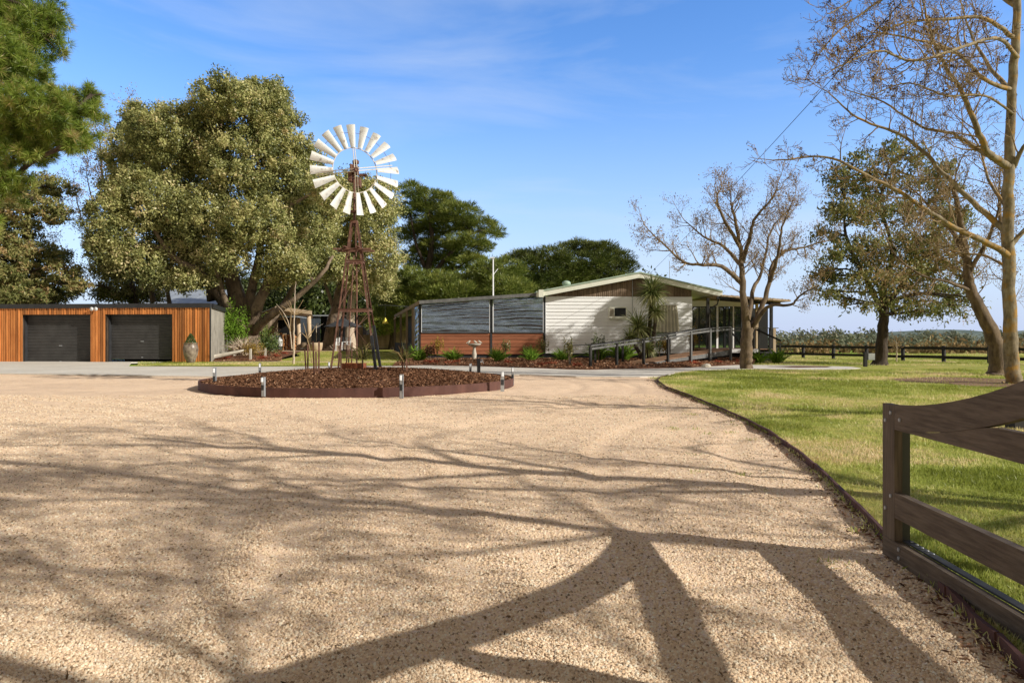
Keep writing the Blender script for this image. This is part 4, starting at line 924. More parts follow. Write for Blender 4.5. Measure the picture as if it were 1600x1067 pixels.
# deck and its rail
dk = thing('deck', 'timber verandah deck with handrail, stairs and dark screens at the right end of the house', 'deck', P0, rz=th)
xd0, xd1 = s2+.06, hs_(1207,-.9); b = MB(); y = -1.0
while y < 3.6: b.box(xd0 if y > -.1 else hs_(1139,y), xd1-.0, y, y+.13, dz-.035, dz-.002); y += .138
b.build('deck_boards', 'deck', dk)
b = MB(); b.box(hs_(1139,-1.05),xd1-.9,-1.06,-1.005,dz-.22,dz-.003); b.build('fascia', 'white', dk)
b = MB(); y_ = -1.0; zr = hz_(hs_(1160,y_),y_,512)
b.bar((hs_(1139,y_),y_,zr),(hs_(1216,y_),y_,zr-.02),.10,.04); b.bar((hs_(1139,y_),y_,zr-.16),(hs_(1170,y_),y_,zr-.16),.04,.09); b.build('handrail', 'grey_post', dk)
b = MB()
for px in (1160,1186,1203): s = hs_(px,-1); b.box(s-.05,s+.05,-1.05,-.95,0,zr-.02)
b.build('rail_posts', 'black_timber', dk)
st0 = hs_(1181,-1.1)
b = MB(); b.bar((st0,-1.15,zr-.1),(st0+1.1,-1.9,zr-.75),.05,.10); b.bar((hs_(1143,-.9),-.9,zr-.25),(hs_(1160,-.9),-.9,dz+.1),.05,.08); b.build('stair_rail', 'black_timber', dk)
b = MB()
for k in range(4): b.box(st0+.05,st0+1.25,-1.1-.26*(k+1),-1.1-.26*k-.01,dz-.18*(k+1)-.04,dz-.18*(k+1))
b.box(st0+1.0,st0+1.06,-2.0,-1.9,0,1.1); b.build('stair_treads', 'grey_post', dk)
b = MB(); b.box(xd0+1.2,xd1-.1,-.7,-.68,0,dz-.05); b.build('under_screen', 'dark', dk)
b = MB(); sA, sB = hs_(1147,2.8), hs_(1174,2.8); b.box(sA,sB,2.8,2.83,dz,dz+1.9); b.build('lattice_screen', 'block', dk)
# pale boulders under the deck
for k,(px,py,lb) in enumerate(((1151,554,'long pale boulder below the deck edge'),(1166,553,'round pale boulder beside the tree trunk'),(1104,566,'pale rock in the mulch under the ramp'))):
    p = gp(px,py+9); b = MB(); rr = random.Random(k); c = 10
    b.lathe([(.05,0),(.38,.02),(.42,.16),(.3,.28),(.08,.33)], (0,0,0), 9, smooth=False)
    b.v = [(x*(1+rr.uniform(-.2,.2))*(1.5 if k == 0 else 1),y*(1+rr.uniform(-.2,.2)),z*(1+rr.uniform(-.1,.1))) for x,y,z in b.v]
    if k == 2: b.v = [(x*.5,y*.5,z*.5) for x,y,z in b.v]
    tag(b.build('boulder', 'stone_white', loc=p+Vector((0,0,.03))), lb, 'boulder')

# ============================================================ RAMP
RA = Vector((ax(920,29),29,0)); RB = Vector((ax(1139,35.3),35.3,0)); rd = (RB-RA).normalized(); rn = Vector((-rd.y,rd.x,0))
def on_line(px, o=0):
    k = (px-800)/F; base = RA+rn*o; t_ = (k*base.y-base.x)/(rd.x-k*rd.y); return base+rd*t_
ra = thing('access_ramp', 'long timber access ramp with black posts and grey handrails leading up to the deck', 'ramp', RA)
L = (RB-RA).length; s0 = (on_line(967)-RA).length; zr_ = lambda t: max(.04, .04+(dz-.04)*(t-s0)/(L-s0))
b = MB(); t_ = s0; 
while t_ < L: 
    p = rd*t_; q_ = rd*(t_+.13); z0, z1 = zr_(t_), zr_(t_+.13)
    vs = [p+Vector((0,0,z0)), q_+Vector((0,0,z1)), q_+rn*1.35+Vector((0,0,z1)), p+rn*1.35+Vector((0,0,z0))]
    b.prism(vs, (0,0,.03)); t_ += .138
b.build('ramp_boards', 'deck', ra)
b = MB(); b.prism([rd*s0+Vector((0,0,0)), rd*L+Vector((0,0,dz-.26)), rd*L+Vector((0,0,dz-.003)), rd*s0+Vector((0,0,.035))], rn*-.04); b.build('ramp_edge', 'grey_post', ra)
b = MB(); b.prism([rd*(s0+1.5), rd*L, rd*L+Vector((0,0,dz-.05)), rd*(s0+1.5)+Vector((0,0,.1))], rn*.02); 
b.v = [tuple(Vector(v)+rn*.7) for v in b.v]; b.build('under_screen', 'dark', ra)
fp = [(920,541.5),(961,536),(1003,530.5),(1041,525),(1077,518),(1107,514),(1139,511.5)]; tops = []
for px, yt in fp:
    p = on_line(px); zt = H-(yt-HY)/F*p.y; b = MB(); q_ = p-RA
    b.bar(Vector((q_.x,q_.y,0))-rn*.10, Vector((q_.x,q_.y,zt))-rn*.10, .10, .10, up=rn); b.build('post', 'black_timber' if px < 1060 else 'grey_post', ra); tops.append(Vector((q_.x,q_.y,zt+.03))-rn*.10)
b = MB()
for a, c in zip(tops, tops[1:]): b.bar(a, c, .11, .045); b.bar(a-Vector((0,0,.13)), c-Vector((0,0,.13)), .04, .09)
b.build('handrail', 'grey_post', ra)
tops = []
for px, yt in ((890,541),(930,539),(973,533),(1010,527),(1046,521.5),(1082,516),(1110,513.5)):
    p = on_line(px,1.5); zt = H-(yt-HY)/F*p.y; b = MB(); q_ = p-RA
    b.box(q_.x-.05,q_.x+.05,q_.y-.05,q_.y+.05,0,zt); b.build('post', 'black_timber', ra); tops.append(Vector((q_.x,q_.y,zt+.03)))
b = MB()
for a, c in zip(tops, tops[1:]): b.bar(a, c, .11, .045)
b.build('handrail', 'black_timber', ra)

# ============================================================ HOUSE GARDEN BED
front = [(612,572.5),(660,571.2),(700,571.7),(750,572.6),(800,574.5),(850,576.1),(890,578),(925,578.3),(960,577),(1040,576),(1077,574.8),(1110,572.8),(1150,570.6),(1178,569.5)]
b = MB(); rows = []
fr_ = [gp(x,y,.03) for x,y in front]; n = len(fr_)
back = [Vector(P0+U*(-.3+(s2+4.3)*i/(n-1))+Vector((0,-.0,.15))) for i in range(n)]
for f, dzz in ((0,0),(.06,.08),(.3,.12),(.6,.12),(1,.02)): rows.append([a.lerp(c,f)+Vector((0,0,dzz+random.uniform(-.015,.015))) for a,c in zip(fr_,back)])
slope('mulch_bed', rows, 'mulch')
n = 22000; f = rng.rand(n)**1.2*.97+.02; u = rng.rand(n)*(len(fr_)-1.001); i = u.astype(int); g = (u-i)[:,None]
FR = np.array([tuple(p) for p in fr_]); BK = np.array([tuple(p) for p in back]); a = FR[i]*(1-g)+FR[i+1]*g; c = BK[i]*(1-g)+BK[i+1]*g
P = a+(c-a)*f[:,None]; P[:,2] += np.interp(f,[0,.06,.3,.6,1],[0,.08,.12,.12,.02])+.02+rng.rand(n)*.05; A = rng.normal(size=(n,3)); A[:,2]*=.3
tag(leaves('mulch_chips', P, A, np.array([[0,-.3,1.]])+rng.normal(size=(n,3))*.4, rng.uniform(.03,.08,n), rng.uniform(.012,.035,n), rng.beta(2,2,n), 'chips'), kind='stuff')
def bedpt(px, f):
    # point in the bed seen under px, fraction f from edge to wall
    x_ = np.interp(px, [q[0] for q in front], [q[1] for q in front]); a = gp(px, x_, .03); d = a.y+(39.5-a.y)*f
    return Vector((ax(px,d), d, .03+.12*(1-abs(f-.5)) + .1*f))
for k,(px,f,hh,lb) in enumerate([(655,.3,.85,'bright green grass tuft at the left corner of the house bed'),(708,.35,.7,'green grass tuft left of the bird bath'),(778,.35,.75,'green grass tuft just right of the bird bath'),
        (829,.5,.7,'green grass tuft below the dark blind end'),(879,.55,.7,'green grass tuft at the left end of the white wall'),(935,.6,.9,'green grass tuft behind the first ramp posts'),(972,.6,1.1,'tall green grass tuft behind the ramp near its foot'),(1186,.25,.7,'grass tuft right of the bare tree'),(1213,.25,.8,'grass tuft in the far right mulch patch')]):
    p = bedpt(px,f) if px < 1150 else gp(px,568,.02); tuft('grass_tuft', lb, p, 130, hh, .3, 'leaf_bright', 'grass plant', 30+k, 'bright green grass tufts', .018)
for k,(px,f,hh,w,m_,lb) in enumerate([(684,.3,1.3,.32,'leaf_yellow','yellow leaved standard shrub against the red boards'),(790,.75,1.1,.36,'leaf_olive','green and bronze shrub under the right hand blind'),(848,.7,1.15,.34,'leaf_olive','bronze leaved shrub at the end of the red boards'),
        (889,.15,1.25,.32,'leaf_olive','small leafy shrub by the first ramp post'),(935,.5,1.35,.5,'leaf_shrub','leafy shrub against the white wall left of the ramp'),(1030,.6,1.3,.4,'leaf_shrub','green shrub right of the palm-like cordyline'),(1040,.55,1.2,.3,'leaf_yellow','yellow green shrub below the striped awning'),(1084,.75,1.9,.35,'leaf_yellow','yellow leaved shrub before the glass doors'),
        (672,.25,.9,.33,'bud_dark','dark purple shrub left of the yellow one'),(824,.7,.8,.38,'leaf_olive','low grey green shrub between two grass tufts')]):
    shrub('shrub', lb, bedpt(px,f), hh, w, m_, 420, .05, seed=50+k, low=.3)
for k,(px,f,lb) in enumerate([(668,.15,'red ground plant at the left corner of the house bed'),(678,.1,'red ground plant below the yellow standard shrub'),(706,.1,'red ground plant left of the bird bath'),(713,.18,'small red plant beside the bird bath'),(793,.2,'red ground plant right of the bird bath'),(845,.1,'red ground plant before the bronze shrub'),(860,.2,'red ground plant near the white wall'),(905,.1,'red ground plant beside the first ramp post'),(1086,.12,'orange ground plant under the high end of the ramp'),(1122,.15,'orange ground plant under the deck'),(1153,.1,'orange ground plant beside the bare tree')]):
    tuft('ground_plant', lb, bedpt(px,f)+Vector((0,0,-.04)), 60, .26, .35, 'leaf_red', 'ground plant', 70+k, 'red ground plants in the house bed', .035)
# bird bath
bb = Vector((ax(741,36.4),36.4,.07)); t = thing('bird_bath', 'pale cast stone bird bath on a turned pedestal', 'bird bath', bb)
b = MB(); b.lathe([(.23,0),(.23,.07),(.15,.12),(.10,.22),(.13,.42),(.09,.62),(.07,.78),(.12,.84)], (0,0,0), 20); b.build('pedestal', 'stone_white', t)
b = MB(); b.lathe([(.12,.84),(.30,.90),(.36,.97),(.36,1.0),(.30,.99),(.1,.93)], (0,0,0), 28); b.build('bowl', 'stone_white', t)
for k,(dx,dy,lb) in enumerate(((-.3,-.05,'stone bird on the left of the bird bath rim'),(.08,-.3,'stone bird at the front of the bird bath rim'),(.3,.05,'stone bird on the right of the bird bath rim'))):
    b = MB(); s_ = 1 if k else -1
    b.tube([(s_*.12,0,.03),(s_*.04,0,.07),(-s_*.03,0,.10),(-s_*.065,0,.155),(-s_*.10,0,.15),(-s_*.125,0,.145)], [.008,.045,.055,.034,.014,.003], 10)
    b.tube([(0,.01,0),(0,.01,.06)], .008, 5); tag(b.build('stone_bird', 'stone_white', t, loc=(dx,dy,.99)), lb)

# ============================================================ FENCE, GATE, POSTS
FA = Vector((ax(1255,46.5),46.5,0)); FB = Vector((ax(1546,35.8),35.8,0)); fd = (FB-FA).normalized(); fl_ = (FB-FA).length/5
fe = thing('rail_fence', 'black two rail timber fence across the far side of the lawn', 'fence', FA)
for k in range(-5,9):
    b = MB(); p = fd*fl_*k; b.tube([p+Vector((0,0,-.2)), p+Vector((random.uniform(-.02,.02),0,.93))], [.11,.10], 10); b.build('post', 'black_timber', fe)
    if k < 8:
        for z in (.30,.80): b = MB(); q_ = fd*fl_*(k+.995); b.bar(p+Vector((0,-.13,z)), q_+Vector((0,-.13,z+random.uniform(-.015,.015))), .05, .16); b.build('rail', 'black_timber', fe)
mp = gp(1352,573,.02); b = MB(); b.box(-.07,.07,-.07,.07,-.1,.68); t = thing('meter_post', 'short black post with a grey box beside the green tree', 'post', mp); b.build('post', 'black_timber', t)
b = MB(); b.box(.12,.42,-.06,.08,.32,.62); b.box(.07,.12,-.02,.02,.45,.50); b.build('box', 'galv', t)
b = MB(); b.box(-.1,.1,-.1,.1,-.1,.58); b.add([(-.1,-.1,.581),(.1,-.1,.581),(.1,.1,.581),(-.1,.1,.581),(0,0,.63)], [(0,1,4),(1,2,4),(2,3,4),(3,0,4)]); tag(b.build('timber_post', 'black_timber', loc=(ax(1589,9.7),9.7,.0)), 'square black timber post seen behind the gate rails', 'post')

G = Vector((2.225,4.10,0)); gdir = Vector((-.0656,-1,0)).normalized()     # along the leaf, towards the hinges
gate = thing('farm_gate', 'open dark stained timber gate leaf with a sweeping curved top rail', 'gate', G)
gnrm = Vector((-gdir.y, gdir.x, 0))                                       # points to +x side
if gnrm.x < 0: gnrm = -gnrm
def gq(t, z, o=0): return gdir*t+gnrm*o+Vector((0,0,z))
def board(name, prof_lo, prof_hi, o0, o1, ts):
    b = MB()
    for a, c in zip(ts, ts[1:]):
        b.hexa([gq(a,prof_lo(a),o0),gq(c,prof_lo(c),o0),gq(c,prof_lo(c),o1),gq(a,prof_lo(a),o1),gq(a,prof_hi(a),o0),gq(c,prof_hi(c),o0),gq(c,prof_hi(c),o1),gq(a,prof_hi(a),o1)], tint=.5)
    return b.build(name, 'gate_timber', gate)
GL = 3.9; ts = [0+.14+(GL-.14)*i/1 for i in range(2)]
board('bottom_rail', lambda t:.015, lambda t:.128, -.0, .045, [0,GL])
board('middle_rail', lambda t:.268, lambda t:.412, .0, .045, [.145,GL])
ct = lambda t: .920+.050*(t-.14)+.125*max(0,t-.14)**2*1.0 if t < 1.9 else .920+.050*1.76+.125*1.76**2+(t-1.9)*.49
clo = lambda t: .776+.050*(t-.14)+.115*max(0,t-.14)**2 if t < 1.9 else .776+.050*1.76+.115*1.76**2+(t-1.9)*.455
tt = [.145+i*(GL-.145)/26 for i in range(27)]
board('curved_top_rail', clo, ct, 0.0, .045, tt)
board('straight_rail', lambda t:.776, lambda t: min(.905, clo(t)-.0015), .0015, .0435, [.16,.3,.45,.6,.8,.95,1.05,1.15,1.25,1.4,GL])
b = MB(); b.hexa([gq(0,.130,0),gq(.143,.130,0),gq(.143,.130,.045),gq(0,.130,.045),gq(0,.918,0),gq(.143,.918,0),gq(.143,.918,.045),gq(0,.918,.045)], tint=.6); b.build('end_stile', 'gate_stile', gate)
b = MB(); b.hexa([gq(.03,.05,.047),gq(.12,.05,.047),gq(.12,.05,.10),gq(.03,.05,.10),gq(.03,.90,.047),gq(.12,.90,.047),gq(.12,.90,.10),gq(.03,.90,.10)]); b.build('steel_frame', 'door_steel', gate)
b = MB(); b.hexa([gq(.145,.13,.047),gq(GL,.13,.047),gq(GL,.13,.09),gq(.145,.13,.09),gq(.145,.17-.03,.047),gq(GL,.14,.047),gq(GL,.14,.09),gq(.145,.14,.09)]); b.build('steel_rail', 'block', gate)
for t0 in (2.22,):
    b = MB(); b.hexa([gq(t0,.13,-.046),gq(t0+.143,.13,-.046),gq(t0+.143,.13,-.002),gq(t0,.13,-.002),gq(t0,ct(t0)-.02,-.046),gq(t0+.143,ct(t0+.1)-.02,-.046),gq(t0+.143,ct(t0+.1)-.02,-.002),gq(t0,ct(t0)-.02,-.002)]); b.build('middle_stile', 'gate_stile', gate)
b = MB()
for k in range(5):
    t0 = .2+k*.055; c = gq(t0,.141,.07); b.lathe([(.008,0),(.008,.006),(.002,.008)], c, 8)
b.build('bolt', 'galv', gate)
b = MB(); c = gq(GL+.16,0,.02); b.box(c.x-.15,c.x+.15,c.y-.15,c.y+.15,-.2,2.25); tag(b.build('gate_post', 'black_timber', loc=G), 'tall square timber gate post carrying the open gate', 'post')

for t0, z0 in ((.04,.30),(.105,.385),(.04,.82),(.105,.87),(.2,.05),(.2,.10),(2.1,.34),(.21,.84)):
    b = MB(); c = gq(t0, z0, -.0015); r_o = [c+gnrm*-.006*k_+(gdir*math.cos(a)+Vector((0,0,math.sin(a))))*(.0125 if k_ < 1 else .011) for k_ in (0,1) for a in [math.pi*i/3 for i in range(6)]]
    b.add(r_o, [tuple(range(6,12))]+[(i,(i+1)%6,6+(i+1)%6,6+i) for i in range(6)]); b.build('bolt_head', 'galv', gate)
# power line
b = MB(); a = at(1012,431,43); c = Vector((6.6,12,7.26)); e = c+(c-a).normalized()*26
pts = [a.lerp(e,i/40)+Vector((0,0,-.9*4*(i/40)*(1-i/40)*.35)) for i in range(41)]
b.tube(pts, .0075, 5); tag(b.build('power_line', 'block'), 'black power cable sagging from the gable up to the upper right', 'cable')
# gravel edge twigs
# ============================================================ TREES
def limbs_px(W, D, lst, bottom=None):
    out = []
    for pts, r0, r1 in lst:
        P = [at(p[0], p[1], D+(p[2] if len(p) > 2 else 0)) for p in pts]
        out.append(W.limb(P, r0, r1))
    return out
def feed(W, blobs, nodes, r0, seed=1, lift=.0):
    """a bent limb from the trunk to each crown mass, with twigs inside it"""
    r = random.Random(seed)
    for c, rx, ry, rz in blobs:
        src = min(nodes, key=lambda q: (q-c).length+max(0, q.z-c.z)*2.0)
        d = c-src; mid = src+d*.5+Vector((r.uniform(-.1,.1),r.uniform(-.1,.1),r.uniform(.0,.15)+lift))*d.length
        P, rd = W.limb([src, mid, c], min(r0, r0*.35+.012*d.length), .03, 5)
        for k in range(6):
            v = Vector([r.gauss(0,1) for _ in range(3)]).normalized(); e = c+Vector((v.x*rx,v.y*ry,v.z*rz))*.85
            s_ = P[r.randint(len(P)//2, len(P)-1)]; W.limb([s_, s_.lerp(e,.5)+Vector((0,0,.08*rz)), e], .035, .012, 3)

def dense(name, label, D, base, trunk, limbs, bl, wood_mat, leaf, seed, r0=.3, depth=1.0, kind='tree', group=None, **kw):
    t = thing(name, label, kind, tuple(base), group); W = Wood(seed); nodes = []
    for P, r in limbs_px(W, D, trunk+limbs): nodes += P[len(P)//3:]
    B = pxblobs(D, bl, depth); feed(W, B, nodes, r0, seed)
    o = W.build('trunk', wood_mat, t, 8); o.location = -Vector(base)
    c = crown('crown', B, leaf, t, seed, **kw); c.location = -Vector(base)
    return t

# big gum
rr = random.Random(21); bl = []
for px,py,rx,ry in [(352,150,42,32),(398,172,55,42),(440,225,42,50),(312,178,26,22),(255,212,55,38),(205,240,42,42),(300,255,62,50),(380,262,66,55),(452,300,50,50),(235,315,62,45),(172,345,38,40),(330,345,62,42),(286,405,52,34),(402,352,55,38),(476,372,50,36),(205,400,45,30),(248,430,26,22),(352,398,36,24),(500,330,40,45),(215,180,22,18),(420,150,32,22),(510,410,36,22),(160,385,26,26),(440,405,34,20),(182,420,34,20),(300,440,34,16),(350,432,24,16),(428,432,26,18),(470,418,26,18),(482,258,28,26),(515,300,28,24),(330,200,34,24),(270,180,26,16),(270,365,40,30),(190,290,35,30)]:
    bl.append((px,py,rx,ry,rr.uniform(-3.5,2.2)))
gb = Vector((ax(388,45.5),45.5,.35))
dense('gum_tree','huge spreading gum tree with dense olive crown between garage and windmill',46,gb,
 [([(388,556),(388,530),(383,505),(372,470),(360,420),(352,350),(345,270),(345,190)],1.05,.12)],
 [([(386,530),(366,492,-.5),(340,455,-1),(312,425,-1.5),(270,400,-2),(235,350,-2)],.50,.10),([(388,520),(402,478,-1),(425,430,-1.5),(446,380,-2),(455,320,-2)],.50,.10),
  ([(390,528),(415,500,-1.2),(445,478,-2),(475,455,-2.2),(505,425,-2.5),(520,400,-2)],.33,.08),([(388,520),(390,470,-.4),(405,400,-.8),(410,320,-1),(400,220,-1)],.45,.08),
  ([(386,525),(355,480,1),(322,440,2),(300,380,2),(260,290,1),(240,220,1)],.45,.08),([(392,528),(420,505,1),(452,462,2),(480,400,2),(500,350,1)],.35,.08),
  ([(384,535),(375,505,-.8),(352,470,-1.6),(338,420,-2.5),(325,370,-2.5)],.38,.07),([(240,472,2),(232,440,2),(215,410,2),(200,380,2)],.22,.08),([(265,474,2),(262,440,2),(275,400,2)],.16,.06),([(330,470,1.5),(325,430,1.5),(330,380,1)],.3,.1)],
 bl,'bark_gum','leaf_gum',31,r0=.28,clump=.42,per=66,dens=1.75,ln=.092,wd=.046,inner=.22,tvar=.19,depth=.95)
bl = [(px,py,rx,ry,rr.uniform(-1.5,1.5)) for px,py,rx,ry in [(545,325,42,40),(585,350,38,42),(596,405,30,36),(535,395,34,34),(575,300,30,26),(598,442,22,22),(560,430,32,24),(606,315,20,30),(508,425,22,20),(530,290,24,22)]]
dense('gum_tree','smaller gum with pale smooth trunk directly behind the windmill tower',52,Vector((ax(520,52),52,.41)),
 [([(518,548),(520,515),(527,480),(535,440),(548,400),(560,350)],.68,.12)],[([(526,490),(510,450),(502,425)],.2,.06),([(530,470),(560,440),(590,410)],.25,.06)],bl,'bark_gum','leaf_gum',32,r0=.2,clump=.42,per=60,dens=1.7,ln=.092,wd=.046,base_t=.55)
t = thing('tree_trunk','straight pale trunk standing behind the windmill legs','tree',(ax(548,54),54,.41)); W = Wood(5)
limbs_px(W,54,[([(546,548),(547,510),(549,475),(553,430),(560,380)],.42,.2)]); o = W.build('trunk','bark_pale',t); o.location = -Vector((ax(548,54),54,.41))

# near pine at the left edge
nb_ = [(10,20,62,55),(60,55,38,40),(85,25,18,30),(-40,90,70,60),(25,105,45,32),(-60,0,60,60),(55,165,60,30),(105,160,34,22),(140,150,20,18),(148,180,16,16),(95,205,50,24),(20,200,55,35),(50,235,40,22),(-30,250,60,45),(10,290,32,26),(-50,340,40,40),(118,225,18,14),(-60,170,70,60)]
bl = [(px,py,rx,ry,rr.uniform(-1.2,1.0)) for px,py,rx,ry in nb_]
dense('pine_tree','near pine with long bright needles filling the top left corner',13,Vector((ax(-190,13),13,0)),
 [([(-190,640),(-190,400),(-185,200),(-180,0),(-175,-200)],.26,.12)],[([(-188,330),(-100,250),(-20,210),(60,190),(130,170)],.09,.02),([(-188,200),(-90,130),(0,100),(60,60)],.09,.02),([(-188,420),(-100,370),(-20,320)],.08,.02),([(-186,60),(-100,20),(0,0),(60,20)],.08,.02)],
 bl,'bark_dark','leaf_near',33,r0=.06,clump=.15,per=85,dens=2.1,ln=.125,wd=.0050,needle=True,base_t=.55,tuft=.30,tvar=.22,inner=.35)
# conifers further left
bl = [(px,py,rx,ry,rr.uniform(-2,2)) for px,py,rx,ry in [(70,292,36,20),(40,330,42,26),(85,330,24,18),(20,372,36,30),(60,402,40,24),(100,425,24,14),(25,432,44,26),(75,452,46,18),(10,300,30,26),(118,445,18,12),(30,462,50,14),(5,400,40,40)]]
dense('conifer','mid green conifer with layered limbs above the left end of the garage',44,Vector((ax(35,44),44,0)),[([(35,568),(38,450),(42,380),(50,300)],.35,.08)],[([(10,568),(8,450),(5,330)],.3,.08)],bl,'bark_dark','leaf_wattle',34,r0=.12,clump=.36,per=40,dens=1.3,ln=.12,wd=.042,flat=.6,base_t=.6,tvar=.18)
bl = [(px,py,rx,ry,rr.uniform(-1,1)) for px,py,rx,ry in [(205,437,30,16),(180,455,30,14),(228,450,22,16),(160,462,18,10),(215,462,36,10)]]
dense('conifer','dark low conifer rising behind the garage roof left of the big gum',54,Vector((ax(205,54),54,0)),[([(205,556),(205,450),(208,430)],.25,.06)],[],bl,'bark_dark','leaf_olive',35,r0=.1,clump=.4,per=30,dens=1.2,ln=.14,wd=.05)
# pines behind the house
bl = [(px,py,rx,ry,rr.uniform(-2,2)) for px,py,rx,ry in [(645,298,22,10),(680,313,34,13),(655,330,34,13),(715,333,34,13),(745,352,28,11),(768,364,18,7),(690,352,42,14),(648,365,30,16),(725,378,34,11),(685,388,42,14),(650,405,28,18),(755,385,16,7),(700,412,34,12),(735,405,24,10)]]
dense('pine_tree','tall layered pine behind the windmill right of the gums',62,Vector((ax(665,62),62,0)),[([(668,556),(666,480),(668,430),(675,370),(665,310)],.6,.12)],[([(668,440),(700,400),(730,370),(750,360)],.25,.06),([(668,430),(650,380),(640,330)],.22,.06),([(670,460),(700,430),(735,405)],.2,.05)],
 bl,'bark_dark','leaf_pine',36,r0=.16,clump=.42,per=70,dens=1.35,ln=.27,wd=.026,flat=.5,needle=True,base_t=.66,tvar=.18)
bl = [(px,py,rx,ry,rr.uniform(-2,2)) for px,py,rx,ry in [(640,440,34,20),(680,442,44,16),(615,470,30,24),(660,470,44,22),(705,462,44,22),(745,440,32,18),(750,468,36,18),(640,492,40,16),(790,425,30,20),(795,455,36,22),(765,420,24,12),(600,500,26,20)]]
dense('pine_tree','low spreading pine hugging the verandah roof behind the white pole',58,Vector((ax(700,58),58,0)),[([(700,556),(700,480),(690,440)],.4,.12)],[([(612,556),(615,510),(622,480)],.3,.1),([(790,556),(790,470),(790,430)],.3,.1)],bl,'bark_dark','leaf_pine',37,r0=.14,clump=.42,per=70,dens=1.4,ln=.26,wd=.027,flat=.6,needle=True,base_t=.66,tvar=.18)
bl = [(px,py,rx,ry,rr.uniform(-2,3)) for px,py,rx,ry in [(815,405,26,12),(845,412,34,20),(820,440,36,22),(870,400,26,14),(875,440,40,22),(850,458,44,16)]]
dense('cypress','dark broad cypress behind the left roof slope',76,Vector((ax(845,76),76,-.2)),[([(845,556),(845,450),(848,410)],.5,.15)],[],bl,'bark_dark','leaf_dark',38,r0=.16,clump=.65,per=80,dens=1.5,ln=.34,wd=.036,flat=.5,needle=True,base_t=.62,tvar=.18)
bl = [(px,py,rx,ry,rr.uniform(-2,3)) for px,py,rx,ry in [(900,388,26,11),(935,390,28,12),(915,412,40,18),(955,405,32,16),(975,420,20,14),(930,438,44,18),(890,425,30,16),(965,440,26,14),(985,436,12,10)]]
dense('cypress','darkest cypress behind the ridge of the house roof',80,Vector((ax(935,80),80,-.2)),[([(935,556),(935,450),(930,400)],.5,.15)],[],bl,'bark_dark','leaf_dark',39,r0=.16,clump=.65,per=80,dens=1.5,ln=.34,wd=.036,flat=.5,needle=True,base_t=.64,tvar=.18)
# green tree on the right lawn
bl = [(px,py,rx,ry,rr.uniform(-1.5,1.5)) for px,py,rx,ry in [(1385,240,34,14),(1345,275,40,15),(1425,275,46,22),(1325,330,34,16),(1385,330,46,24),(1450,335,40,24),(1335,385,44,18),(1400,390,48,26),(1465,395,36,26),(1310,432,34,12),(1365,440,42,18),(1430,450,44,22),(1482,455,28,22),(1300,462,22,8),(1400,480,34,12),(1470,488,26,14),(1360,300,30,14),(1500,480,16,16),(1310,275,26,12),(1475,300,28,16),(1485,345,28,18),(1290,365,26,12),(1420,240,24,12),(1345,335,36,16),(1440,370,40,20),(1310,400,30,12),(1500,420,20,16),(1520,465,16,12),(1285,425,20,12),(1278,455,16,10),(1512,385,20,14),(1300,325,24,12),(1505,335,20,14),(1470,262,24,12),(1335,250,20,10),(1440,485,24,12),(1340,475,26,12),(1385,420,50,22),(1450,420,40,20),(1318,300,26,12)]]
dense('wattle_tree','olive green leafy tree with dark trunk standing on the right lawn',33.8,gp(1377,572),[([(1375,574),(1378,550),(1380,510),(1381,478),(1378,450)],.34,.16)],[([(1380,490),(1350,430),(1322,370),(1318,310)],.16,.04),([(1381,485),(1420,430),(1455,380),(1462,310)],.15,.04),([(1379,460),(1395,390),(1375,320),(1390,260)],.14,.04)],
 bl,'bark_dark','leaf_wattle',40,r0=.10,clump=.42,per=36,dens=1.0,ln=.10,wd=.036,flat=.9,base_t=.52,tvar=.18,droop=.5)
bl = [(px,py,rx,ry,rr.uniform(-1.5,1.5)) for px,py,rx,ry in [(30,470,60,10),(-60,420,60,50),(-40,330,40,60)]]
dense('conifer','conifer beyond the far left end of the garage',48,Vector((ax(-60,48),48,0)),[([(-60,560),(-60,420),(-55,330)],.35,.08)],[],bl,'bark_dark','leaf_olive',41,r0=.12,clump=.4,per=26,dens=1.1,ln=.14,wd=.045,flat=.6)
# shaded wood beyond the terrace
t_ = wood('background_wood', -50, 24, 88, 110, 7.5, 11, 60, 'leaf_dark', 17, ln=.28, z0=-.5)

# bare trees ---------------------------------------------------------
def bare(name, label, D, base, limbs, seed, wood_mat, sprout, buds=None, kind='tree', group=None, rmin=.0):
    t = thing(name, label, kind, tuple(base), group); W = Wood(seed)
    for (pts, r0, r1), sp in zip(limbs, sprout):
        P = [at(p[0], p[1], D+(p[2] if len(p) > 2 else 0)) for p in pts]; P, rd = W.limb(P, r0, r1, 5)
        if sp: W.sprout(P, rd, **sp)
    o = W.build('trunk', wood_mat, t, 8, rmin, lambda r: r > .03); o.location = -Vector(base)
    o = W.build('branches', 'twig', t, 5, rmin, lambda r: r <= .03); o.location = -Vector(base)
    for k, (nm, mat, per, spread, size, *fr) in enumerate(buds or []):
        o = bud_cloud(nm, W.tips, mat, t, per, spread, size, seed+k, frac=fr[0] if fr else 1.0); o.location = -Vector(base)
    return t, W
S = lambda every=.6, length=1.1, r=.03, maxlv=3, start=.25, kids=4, **k: dict(every=every, length=length, r=r, maxlv=maxlv, start=start, kids=kids, **k)
